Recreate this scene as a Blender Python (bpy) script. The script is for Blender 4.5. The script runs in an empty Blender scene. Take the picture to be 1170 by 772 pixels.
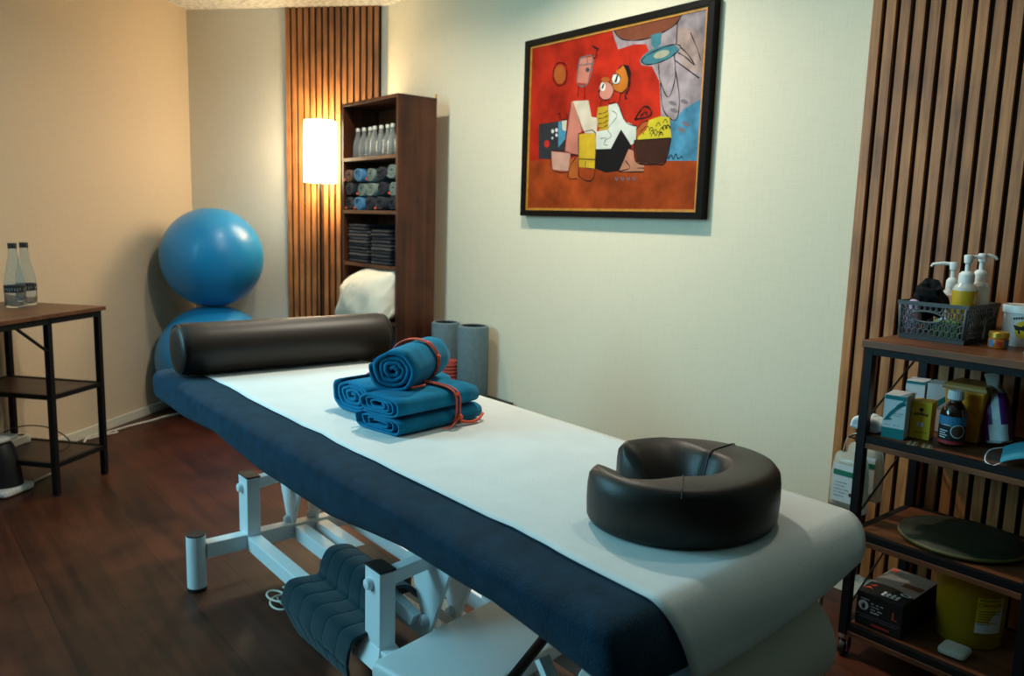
import bpy, bmesh, math, random
from mathutils import Vector, Matrix, noise
PI = math.pi
SC = bpy.context.scene
COL = SC.collection
rnd = random.Random(7)

# ------------------------------------------------------------------ helpers
ROOTM = {}
def V(*a): return Vector(a)

def thing(name, label, cat, loc=(0, 0, 0), group=None, rz=0.0):
    o = bpy.data.objects.new(name, None); COL.objects.link(o)
    o.empty_display_size = 0.05
    o.location = loc; o.rotation_euler = (0, 0, rz)
    o['label'] = label; o['category'] = cat
    if group: o['group'] = group
    ROOTM[o.name] = Matrix.Translation(loc) @ Matrix.Rotation(rz, 4, 'Z')
    return o

def rootm(o):
    while o.parent: o = o.parent
    return ROOTM.get(o.name, Matrix.Identity(4))

def obj(name, bm, mats, parent=None, loc=None, angle=0.7, bevel=0, sub=0, solid=0, recalc=True, world=True):
    """links bm as ONE mesh object; bm is in world coordinates unless world=False"""
    if parent is not None and world: bm.transform(rootm(parent).inverted())
    if loc is not None: bm.transform(Matrix.Translation(-Vector(loc)))
    if recalc: bmesh.ops.recalc_face_normals(bm, faces=bm.faces)
    for f in bm.faces: f.smooth = True
    me = bpy.data.meshes.new(name); bm.to_mesh(me); bm.free()
    for m in (mats if isinstance(mats, (list, tuple)) else [mats]): me.materials.append(m)
    if angle is not None: me.set_sharp_from_angle(angle=angle)
    o = bpy.data.objects.new(name, me); COL.objects.link(o)
    if parent is not None: o.parent = parent
    if loc is not None:
        o.location = loc; ROOTM[o.name] = Matrix.Translation(loc)
    if solid:
        m = o.modifiers.new('solid', 'SOLIDIFY'); m.thickness = solid; m.offset = 0
    if bevel:
        m = o.modifiers.new('bevel', 'BEVEL'); m.width = bevel; m.segments = 2; m.limit_method = 'ANGLE'; m.angle_limit = 0.6
        m.harden_normals = True
    if sub:
        m = o.modifiers.new('sub', 'SUBSURF'); m.levels = sub; m.render_levels = sub
    return o

def tag(o, label, cat, group=None):
    o['label'] = label; o['category'] = cat
    if group: o['group'] = group
    return o

def struct(name, bm, mats, **k):
    o = obj(name, bm, mats, **k)
    if o.parent is None: o['kind'] = 'structure'
    return o

def dup(root, loc, rz, label, group=None, mat=None):
    r = root.copy(); COL.objects.link(r); r.location = loc; r.rotation_euler = (0, 0, rz); r['label'] = label
    if group: r['group'] = group
    for ch in list(root.children):
        c = ch.copy(); COL.objects.link(c); c.parent = r
        for g in list(ch.children):
            d = g.copy(); COL.objects.link(d); d.parent = c
    return r

def face(bm, pts, mi=0):
    f = bm.faces.new([bm.verts.new(p) for p in pts]); f.material_index = mi; return f

def box(bm, lo, hi, mi=0, M=None):
    vs = []
    for z in (lo[2], hi[2]):
        for x, y in ((lo[0], lo[1]), (hi[0], lo[1]), (hi[0], hi[1]), (lo[0], hi[1])):
            p = Vector((x, y, z)); vs.append(bm.verts.new(M @ p if M else p))
    for q in ((3, 2, 1, 0), (4, 5, 6, 7), (0, 1, 5, 4), (1, 2, 6, 5), (2, 3, 7, 6), (3, 0, 4, 7)):
        f = bm.faces.new([vs[i] for i in q]); f.material_index = mi
    return vs

def frame_of(d):
    d = Vector(d).normalized()
    a = Vector((0, 0, 1)) if abs(d.z) < 0.9 else Vector((1, 0, 0))
    u = d.cross(a).normalized(); w = d.cross(u).normalized()
    return u, w

def loft(bm, rings, mi=0, close=True, caps=True):
    R = [[bm.verts.new(p) for p in r] for r in rings]
    n = len(R[0])
    for a, b in zip(R, R[1:]):
        for i in range(n if close else n - 1):
            j = (i + 1) % n
            f = bm.faces.new((a[i], a[j], b[j], b[i])); f.material_index = mi
    if caps and close:
        f = bm.faces.new(R[0][::-1]); f.material_index = mi
        f = bm.faces.new(R[-1]); f.material_index = mi
    return R

def cyl(bm, p0, p1, r0, r1=None, seg=20, mi=0, caps=True):
    p0, p1 = Vector(p0), Vector(p1); r1 = r0 if r1 is None else r1
    u, w = frame_of(p1 - p0)
    ring = lambda p, r: [p + (u * math.cos(t) + w * math.sin(t)) * r for t in [2 * PI * i / seg for i in range(seg)]]
    loft(bm, [ring(p0, r0), ring(p1, r1)], mi, True, caps)

def beam(bm, p0, p1, a, b, up=(0, 0, 1), mi=0):
    """rectangular bar: a across, b along up"""
    p0, p1 = Vector(p0), Vector(p1); d = (p1 - p0).normalized(); up = Vector(up)
    s = d.cross(up).normalized(); n = s.cross(d).normalized()
    q = lambda p: [p + s * x * a / 2 + n * y * b / 2 for x, y in ((-1, -1), (1, -1), (1, 1), (-1, 1))]
    loft(bm, [q(p0), q(p1)], mi)

def smooth_path(pts, n=8, closed=False):
    P = [Vector(p) for p in pts]; out = []
    m = len(P)
    for i in range(m if closed else m - 1):
        a = P[(i - 1) % m] if (closed or i > 0) else P[0]
        b, c = P[i], P[(i + 1) % m]
        d = P[(i + 2) % m] if (closed or i < m - 2) else P[-1]
        for k in range(n):
            t = k / n
            out.append(0.5 * ((2 * b) + (c - a) * t + (2 * a - 5 * b + 4 * c - d) * t * t + (3 * b - a - 3 * c + d) * t ** 3))
    if not closed: out.append(P[-1])
    return out

def tube(bm, pts, r, seg=8, closed=False, mi=0):
    P = [Vector(p) for p in pts]; n = len(P); rings = []
    u = None
    for i in range(n):
        d = (P[(i + 1) % n] - P[i - 1]) if (closed or 0 < i < n - 1) else (P[1] - P[0] if i == 0 else P[-1] - P[-2])
        d.normalize()
        if u is None: u, w = frame_of(d)
        else:
            u = (u - d * u.dot(d)); u.normalize(); w = d.cross(u).normalized()
        rr = r[i] if isinstance(r, (list, tuple)) else r
        rings.append([P[i] + (u * math.cos(t) + w * math.sin(t)) * rr for t in [2 * PI * k / seg for k in range(seg)]])
    if closed: rings.append(rings[0])
    loft(bm, rings, mi, True, not closed)
    if closed: bmesh.ops.remove_doubles(bm, verts=bm.verts, dist=1e-6)

def lathe(bm, prof, seg=28, M=None, mi=0, arc=None):
    """prof: list of (r, z) or (r, z, material of the band that starts there)"""
    a0, a1 = arc if arc else (0, 2 * PI)
    n = seg if not arc else seg + 1
    M = M or Matrix.Identity(4)
    R = []
    for p in prof:
        r, z = max(p[0], 1e-4), p[1]
        R.append([bm.verts.new(M @ Vector((r * math.cos(t), r * math.sin(t), z))) for t in [a0 + (a1 - a0) * i / seg for i in range(n)]])
    for k, (a, b) in enumerate(zip(R, R[1:])):
        m = prof[k][2] if len(prof[k]) > 2 else mi
        for i in range(seg):
            j = (i + 1) % n
            f = bm.faces.new((a[i], a[j], b[j], b[i])); f.material_index = m
    if not arc and tuple(prof[0][:2]) != tuple(prof[-1][:2]):
        if prof[0][0] > 2e-4: bm.faces.new(R[0][::-1]).material_index = prof[0][2] if len(prof[0]) > 2 else mi
        if prof[-1][0] > 2e-4: bm.faces.new(R[-1]).material_index = prof[-1][2] if len(prof[-1]) > 2 else mi

def rbox(bm, lo, hi, r, n, keep=None, warp=None, mi=0):
    """rounded box surface with n=(nx,ny,nz) cells; r may be (rx,ry,rz)"""
    lo, hi = Vector(lo), Vector(hi); r = Vector(r) if isinstance(r, (tuple, list)) else Vector((r, r, r))
    ilo, ihi = lo + r, hi - r
    cache = {}
    def samples(a, b, rr, k):
        e = 5
        out = [a + rr * (1 - math.cos(PI / 2 * i / e)) for i in range(e)]
        out += [a + rr + (b - a - 2 * rr) * i / k for i in range(k + 1)]
        out += [b - rr * (1 - math.cos(PI / 2 * (e - 1 - i) / e)) for i in range(e)]
        return out
    S = [samples(lo[i], hi[i], r[i], n[i]) for i in range(3)]
    def vert(p):
        key = tuple(round(c, 6) for c in p)
        if key in cache: return cache[key]
        q = Vector([min(max(p[i], ilo[i]), ihi[i]) for i in range(3)])
        d = Vector([(p[i] - q[i]) / r[i] for i in range(3)])
        if d.length > 0: d.normalize()
        w = q + Vector([d[i] * r[i] for i in range(3)])
        if warp: w = warp(w)
        cache[key] = bm.verts.new(w); return cache[key]
    for ax in range(3):
        b, c = (ax + 1) % 3, (ax + 2) % 3
        for side in (lo, hi):
            if keep and not keep(ax, side is hi): continue
            for i in range(len(S[b]) - 1):
                for j in range(len(S[c]) - 1):
                    q = []
                    for di, dj in ((0, 0), (1, 0), (1, 1), (0, 1)):
                        p = [0, 0, 0]; p[ax] = side[ax]; p[b] = S[b][i + di]; p[c] = S[c][j + dj]
                        q.append(vert(p))
                    if len(set(q)) == 4:
                        try: bm.faces.new(q).material_index = mi
                        except ValueError: pass

def text(bm, s, size, M, mi=0):
    cu = bpy.data.curves.new('txt', 'FONT'); cu.body = s; cu.size = size; cu.align_x = 'CENTER'; cu.align_y = 'CENTER'
    cu.resolution_u = 3
    o = bpy.data.objects.new('txt', cu); COL.objects.link(o)
    dg = bpy.context.evaluated_depsgraph_get()
    me = bpy.data.meshes.new_from_object(o.evaluated_get(dg))
    nv, nf = len(bm.verts), len(bm.faces)
    bm.from_mesh(me); bm.verts.ensure_lookup_table(); bm.faces.ensure_lookup_table()
    for v in bm.verts[nv:]: v.co = M @ v.co
    for f in bm.faces[nf:]: f.material_index = mi
    bpy.data.objects.remove(o); bpy.data.curves.remove(cu); bpy.data.meshes.remove(me)

def basis(o, x, y, z=None):
    x = Vector(x).normalized(); y = Vector(y).normalized(); z = Vector(z).normalized() if z else x.cross(y)
    m = Matrix((x, y, z)).transposed().to_4x4(); m.translation = Vector(o); return m

def wob(x, s=0): return noise.noise(Vector((x, s * 7.3, 1.7)))

# ------------------------------------------------------------------ materials
MATS = {}
def mat(name, col, rough=0.5, metal=0.0, spec=0.5, var=0.0, vscale=8.0, bump=0.0, bscale=60.0, trans=0.0, ior=1.45, emit=None, coat=0.0, sheen=0.0, stretch=(1, 1, 1), alpha=1.0, sss=0.0):
    m = bpy.data.materials.new(name); m.use_nodes = True
    nt = m.node_tree; b = nt.nodes['Principled BSDF']
    c = (*col, 1)
    b.inputs['Base Color'].default_value = c; b.inputs['Roughness'].default_value = rough
    b.inputs['Metallic'].default_value = metal; b.inputs['Specular IOR Level'].default_value = spec
    b.inputs['IOR'].default_value = ior
    b.inputs['Transmission Weight'].default_value = trans; b.inputs['Coat Weight'].default_value = coat
    b.inputs['Sheen Weight'].default_value = sheen; b.inputs['Alpha'].default_value = alpha
    if sss: b.inputs['Subsurface Weight'].default_value = sss; b.inputs['Subsurface Radius'].default_value = (0.01, 0.01, 0.01)
    if emit: b.inputs['Emission Color'].default_value = (*emit[0], 1); b.inputs['Emission Strength'].default_value = emit[1]
    tc = nt.nodes.new('ShaderNodeTexCoord'); mp = nt.nodes.new('ShaderNodeMapping'); mp.inputs['Scale'].default_value = stretch
    nt.links.new(tc.outputs['Object'], mp.inputs['Vector'])
    if var:
        n = nt.nodes.new('ShaderNodeTexNoise'); n.inputs['Scale'].default_value = vscale; n.inputs['Detail'].default_value = 5
        r = nt.nodes.new('ShaderNodeValToRGB')
        r.color_ramp.elements[0].position = 0.3; r.color_ramp.elements[1].position = 0.7
        r.color_ramp.elements[0].color = (*[max(0, x * (1 - var)) for x in col], 1)
        r.color_ramp.elements[1].color = (*[min(1, x * (1 + var)) for x in col], 1)
        nt.links.new(mp.outputs[0], n.inputs['Vector']); nt.links.new(n.outputs['Fac'], r.inputs[0]); nt.links.new(r.outputs[0], b.inputs['Base Color'])
    if bump:
        n = nt.nodes.new('ShaderNodeTexNoise'); n.inputs['Scale'].default_value = bscale; n.inputs['Detail'].default_value = 4
        bp = nt.nodes.new('ShaderNodeBump'); bp.inputs['Strength'].default_value = bump; bp.inputs['Distance'].default_value = 0.004
        nt.links.new(mp.outputs[0], n.inputs['Vector']); nt.links.new(n.outputs['Fac'], bp.inputs['Height']); nt.links.new(bp.outputs[0], b.inputs['Normal'])
    MATS[name] = m
    return m

def wood(name, dark, light, rough=0.45, axis='Z', scale=1.0, spec=0.4, planks=None, bump=0.08):
    m = bpy.data.materials.new(name); m.use_nodes = True
    nt = m.node_tree; b = nt.nodes['Principled BSDF']; L = nt.links.new
    b.inputs['Roughness'].default_value = rough; b.inputs['Specular IOR Level'].default_value = spec
    tc = nt.nodes.new('ShaderNodeTexCoord'); mp = nt.nodes.new('ShaderNodeMapping')
    s = {'X': (1.2, 22, 22), 'Y': (22, 1.2, 22), 'Z': (22, 22, 1.2)}[axis]
    mp.inputs['Scale'].default_value = [q * scale for q in s]
    L(tc.outputs['Object'], mp.inputs['Vector'])
    n = nt.nodes.new('ShaderNodeTexNoise'); n.inputs['Scale'].default_value = 2.2; n.inputs['Detail'].default_value = 8; n.inputs['Distortion'].default_value = 0.6
    L(mp.outputs[0], n.inputs['Vector'])
    n2 = nt.nodes.new('ShaderNodeTexNoise'); n2.inputs['Scale'].default_value = 4.5; n2.inputs['Detail'].default_value = 3
    L(tc.outputs['Object'], n2.inputs['Vector'])
    ad = nt.nodes.new('ShaderNodeMath'); ad.operation = 'MULTIPLY_ADD'; ad.inputs[1].default_value = 0.55; L(n2.outputs['Fac'], ad.inputs[0])
    hf = nt.nodes.new('ShaderNodeMath'); hf.operation = 'MULTIPLY'; hf.inputs[1].default_value = 0.6; L(n.outputs['Fac'], hf.inputs[0]); L(hf.outputs[0], ad.inputs[2])
    val = ad.outputs[0]
    if planks:
        br = nt.nodes.new('ShaderNodeTexBrick'); br.inputs['Scale'].default_value = 1.0
        br.inputs['Brick Width'].default_value = planks[0]; br.inputs['Row Height'].default_value = planks[1]; br.inputs['Mortar Size'].default_value = 0.0015
        br.inputs['Color1'].default_value = (0, 0, 0, 1); br.inputs['Color2'].default_value = (1, 1, 1, 1); br.inputs['Mortar'].default_value = (0, 0, 0, 1)
        mp2 = nt.nodes.new('ShaderNodeMapping'); mp2.inputs['Rotation'].default_value = (0, 0, planks[2]); L(tc.outputs['Object'], mp2.inputs['Vector']); L(mp2.outputs[0], br.inputs['Vector'])
        a2 = nt.nodes.new('ShaderNodeMath'); a2.operation = 'MULTIPLY_ADD'; a2.inputs[1].default_value = 0.16; L(br.outputs['Color'], a2.inputs[0]); L(val, a2.inputs[2])
        a3 = nt.nodes.new('ShaderNodeMath'); a3.operation = 'SUBTRACT'; L(a2.outputs[0], a3.inputs[0]); a3.inputs[1].default_value = 0.08
        a4 = nt.nodes.new('ShaderNodeMath'); a4.operation = 'MULTIPLY_ADD'; a4.inputs[1].default_value = -0.22; L(br.outputs['Fac'], a4.inputs[0]); L(a3.outputs[0], a4.inputs[2])
        val = a4.outputs[0]
    r = nt.nodes.new('ShaderNodeValToRGB'); r.color_ramp.elements[0].position = 0.38; r.color_ramp.elements[1].position = 0.74
    r.color_ramp.elements[0].color = (*dark, 1); r.color_ramp.elements[1].color = (*light, 1)
    L(val, r.inputs[0]); L(r.outputs[0], b.inputs['Base Color'])
    bp = nt.nodes.new('ShaderNodeBump'); bp.inputs['Strength'].default_value = bump; bp.inputs['Distance'].default_value = 0.003
    L(n.outputs['Fac'], bp.inputs['Height']); L(bp.outputs[0], b.inputs['Normal'])
    MATS[name] = m
    return m

def wallpaper(name, col):
    m = bpy.data.materials.new(name); m.use_nodes = True
    nt = m.node_tree; b = nt.nodes['Principled BSDF']; L = nt.links.new
    b.inputs['Roughness'].default_value = 0.75; b.inputs['Specular IOR Level'].default_value = 0.25
    tc = nt.nodes.new('ShaderNodeTexCoord')
    hs = []
    for sc in ((14, 14, 420), (420, 420, 14)):
        mp = nt.nodes.new('ShaderNodeMapping'); mp.inputs['Scale'].default_value = sc
        n = nt.nodes.new('ShaderNodeTexNoise'); n.inputs['Scale'].default_value = 1.0; n.inputs['Detail'].default_value = 3
        L(tc.outputs['Object'], mp.inputs['Vector']); L(mp.outputs[0], n.inputs['Vector']); hs.append(n)
    ad = nt.nodes.new('ShaderNodeMath'); ad.operation = 'ADD'; L(hs[0].outputs['Fac'], ad.inputs[0]); L(hs[1].outputs['Fac'], ad.inputs[1])
    r = nt.nodes.new('ShaderNodeValToRGB'); r.color_ramp.elements[0].position = 0.6; r.color_ramp.elements[1].position = 1.3
    r.color_ramp.elements[0].color = (*[c * .93 for c in col], 1); r.color_ramp.elements[1].color = (*[min(1, c * 1.05) for c in col], 1)
    L(ad.outputs[0], r.inputs[0]); L(r.outputs[0], b.inputs['Base Color'])
    bp = nt.nodes.new('ShaderNodeBump'); bp.inputs['Strength'].default_value = 0.25; bp.inputs['Distance'].default_value = 0.001
    L(ad.outputs[0], bp.inputs['Height']); L(bp.outputs[0], b.inputs['Normal'])
    return m

M_WALL_R = wallpaper('wallpaper_pale', (0.75, 0.67, 0.50))
M_WALL_B = wallpaper('wallpaper_back', (0.66, 0.63, 0.55))
M_WALL_L = wallpaper('wallpaper_beige', (0.66, 0.525, 0.37))
M_WALL_D = wallpaper('unseen_wall_low_bounce', (0.13, 0.10, 0.08))  # unseen near and far walls, darkened to cut bounced light and deepen contrast
M_CEIL = mat('ceiling_tile', (0.75, 0.73, 0.66), 0.9, var=0.35, vscale=38, bump=0.3, bscale=60)
M_FLOOR = wood('floor_planks', (0.016, 0.0044, 0.0024), (0.088, 0.023, 0.010), rough=0.42, axis='Y', scale=0.55, planks=(1.25, 0.18, PI / 2), spec=0.32, bump=0.05)
M_SKIRT = mat('skirting_white', (0.72, 0.68, 0.56), 0.5)
M_SLAT = wood('slat_oak', (0.16, 0.055, 0.014), (0.52, 0.210, 0.062), rough=0.5, axis='Z', scale=1.6)
M_FELT = mat('black_felt', (0.008, 0.008, 0.009), 0.95, spec=0.1)
M_RUSTIC = wood('rustic_board', (0.045, 0.014, 0.006), (0.21, 0.076, 0.029), rough=0.42, axis='Y', scale=0.7)
M_SHELFWOOD = wood('bookcase_board', (0.017, 0.005, 0.0025), (0.125, 0.036, 0.014), rough=0.4, axis='Z', scale=0.5)
M_DESK = wood('desk_board', (0.050, 0.016, 0.007), (0.17, 0.066, 0.027), rough=0.4, axis='X', scale=0.6)
M_DESKDARK = mat('desk_shelf', (0.035, 0.016, 0.009), 0.4, var=0.3, vscale=12)
M_BLACKMETAL = mat('black_steel', (0.007, 0.007, 0.008), 0.5, spec=0.25)
M_WHITEMETAL = mat('white_steel', (0.86, 0.91, 0.92), 0.38, spec=0.5)
M_BLACKPL = mat('black_plastic', (0.012, 0.012, 0.013), 0.5)
M_CHROME = mat('chrome', (0.7, 0.7, 0.7), 0.15, metal=1)
M_LEATHER = mat('black_vinyl', (0.019, 0.0125, 0.0085), 0.44, spec=0.42, bump=0.12, bscale=320)
M_LEATHERSEAM = mat('black_vinyl_seam', (0.010, 0.009, 0.009), 0.5)
M_TERRY = mat('navy_terry', (0.0045, 0.030, 0.058), 0.95, var=0.30, vscale=26, bump=0.9, bscale=420, sheen=0.10, spec=0.08)
M_PAPER = mat('paper_white', (0.69, 0.745, 0.735), 0.8, var=0.03, vscale=14, bump=0.15, bscale=160, spec=0.2)
M_PAPERROLL = mat('paper_roll_cream', (0.66, 0.64, 0.55), 0.85, bump=0.12, bscale=160, spec=0.2)
M_VINYLWHITE = mat('white_vinyl', (0.76, 0.79, 0.79), 0.5)
M_TOWELBLUE = mat('towel_blue', (0.008, 0.19, 0.35), 0.95, var=0.18, vscale=24, bump=0.5, bscale=360, sheen=0.08, spec=0.05)
M_TOWELTEAL = mat('towel_teal', (0.004, 0.032, 0.044), 0.95, var=0.25, vscale=30, bump=0.7, bscale=360, sheen=0.3, spec=0.1)
M_ORANGE = mat('band_orange', (0.85, 0.10, 0.035), 0.6)
M_BANDNAVY = mat('band_navy', (0.02, 0.035, 0.09), 0.7)
M_BALL = mat('ball_blue', (0.010, 0.25, 0.58), 0.36, spec=0.5, coat=0.15)
M_GREENTOWEL = mat('towel_greygreen', (0.21, 0.25, 0.21), 0.95, bump=0.4, bscale=300)
M_BROWNTOWEL = mat('towel_brown', (0.11, 0.05, 0.03), 0.95, bump=0.4, bscale=300)
M_DARKTOWEL = mat('towel_charcoal', (0.022, 0.024, 0.032), 0.95, bump=0.4, bscale=300)
M_DARKTOWEL2 = mat('towel_charcoal_grey', (0.055, 0.053, 0.058), 0.95, bump=0.4, bscale=300)
M_MIDBLUETOWEL = mat('towel_sky', (0.06, 0.20, 0.36), 0.95, bump=0.4, bscale=300)
M_PILLOW = mat('pillow_cream', (0.80, 0.74, 0.60), 0.9, bump=0.2, bscale=40)
M_FOAM = mat('foam_bluegrey', (0.115, 0.18, 0.205), 0.9, var=0.12, vscale=60, bump=0.3, bscale=200)
M_FOAMIN = mat('foam_core_dark', (0.012, 0.014, 0.022), 0.9)
M_REDFOAM = mat('red_rubber', (0.35, 0.045, 0.03), 0.7, bump=0.3, bscale=120)
M_GLASS = mat('clear_glass', (0.93, 0.97, 0.97), 0.03, trans=1.0, ior=1.35)
M_PLCLEAR = mat('milky_plastic', (0.85, 0.86, 0.80), 0.25, trans=0.35, ior=1.4)
M_POUCH = mat('clear_pouch', (0.62, 0.62, 0.52), 0.15, trans=0.45, ior=1.3)
M_WHITEPL = mat('white_plastic', (0.80, 0.80, 0.76), 0.4)
M_OIL = mat('oil_yellow', (0.72, 0.44, 0.03), 0.25, trans=0.15)
M_SALMON = mat('lotion_beige', (0.55, 0.40, 0.30), 0.35, trans=0.1)
M_BASKET = mat('basket_grey', (0.085, 0.095, 0.10), 0.5)
M_BLACKCLOTH = mat('black_cloth', (0.006, 0.006, 0.007), 0.8, spec=.2)
M_GOLD = mat('gold_lid', (0.75, 0.42, 0.06), 0.3, metal=0.7)
M_JAR = mat('orange_glass', (0.55, 0.13, 0.015), 0.2)
M_LBLUE = mat('label_blue', (0.04, 0.20, 0.36), 0.5)
M_LRED = mat('label_red', (0.50, 0.03, 0.03), 0.5)
M_LGREEN = mat('label_green', (0.01, 0.19, 0.11), 0.5)
M_LYELLOW = mat('label_yellow', (0.72, 0.52, 0.02), 0.5)
M_LWHITE = mat('label_white', (0.72, 0.76, 0.77), 0.5)
M_INK = mat('ink_black', (0.01, 0.01, 0.012), 0.6)
M_INKGREY = mat('ink_grey', (0.22, 0.25, 0.26), 0.6)
M_TEALBOX = mat('carton_teal', (0.005, 0.20, 0.21), 0.5)
M_YELLOWBOX = mat('carton_yellow', (0.85, 0.53, 0.02), 0.5)
M_AMBERBOX = mat('carton_amber', (0.42, 0.16, 0.02), 0.5)
M_YELLOWBIN = mat('bin_yellow', (0.80, 0.31, 0.012), 0.45)
M_YELLOWTUB = mat('tub_yellow', (0.40, 0.245, 0.006), 0.45)
M_CLEARLID = mat('bin_lid', (0.45, 0.24, 0.06), 0.35)
M_BROWNGLASS = mat('brown_glass', (0.035, 0.010, 0.004), 0.08, coat=0.5)
M_PURPLE = mat('pack_purple', (0.115, 0.012, 0.135), 0.45)
M_COTTON = mat('pack_cotton', (0.55, 0.62, 0.62), 0.4, bump=0.5, bscale=90)
M_MASK = mat('mask_blue', (0.03, 0.24, 0.33), 0.85)
M_OLIVE = mat('olive_rubber', (0.016, 0.021, 0.010), 0.6, bump=0.3, bscale=120)
M_OLIVERIM = mat('olive_rim', (0.12, 0.11, 0.03), 0.6)
M_CARTBLACK = mat('carton_black', (0.012, 0.012, 0.013), 0.45)
M_CARTGREY = mat('carton_grey', (0.30, 0.27, 0.24), 0.5)
M_SOAP = mat('soap_white', (0.55, 0.58, 0.52), 0.5)
M_CABLEW = mat('cable_white', (0.70, 0.66, 0.56), 0.5)
M_CABLEB = mat('cable_black', (0.012, 0.012, 0.012), 0.5)
M_SHADE = mat('lamp_shade_glow', (0.9, 0.85, 0.7), 0.8, emit=((1.0, 0.81, 0.52), 24.0))
M_FRAMEBLK = mat('frame_black', (0.007, 0.005, 0.004), 0.5, spec=.1)
M_FRAMEGOLD = mat('frame_gold', (0.50, 0.20, 0.02), 0.4, var=0.25, vscale=30)
M_GREENPK = mat('packet_green', (0.10, 0.22, 0.04), 0.5)
M_LILACPK = mat('tissue_lilac', (0.55, 0.42, 0.58), 0.7)
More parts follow.
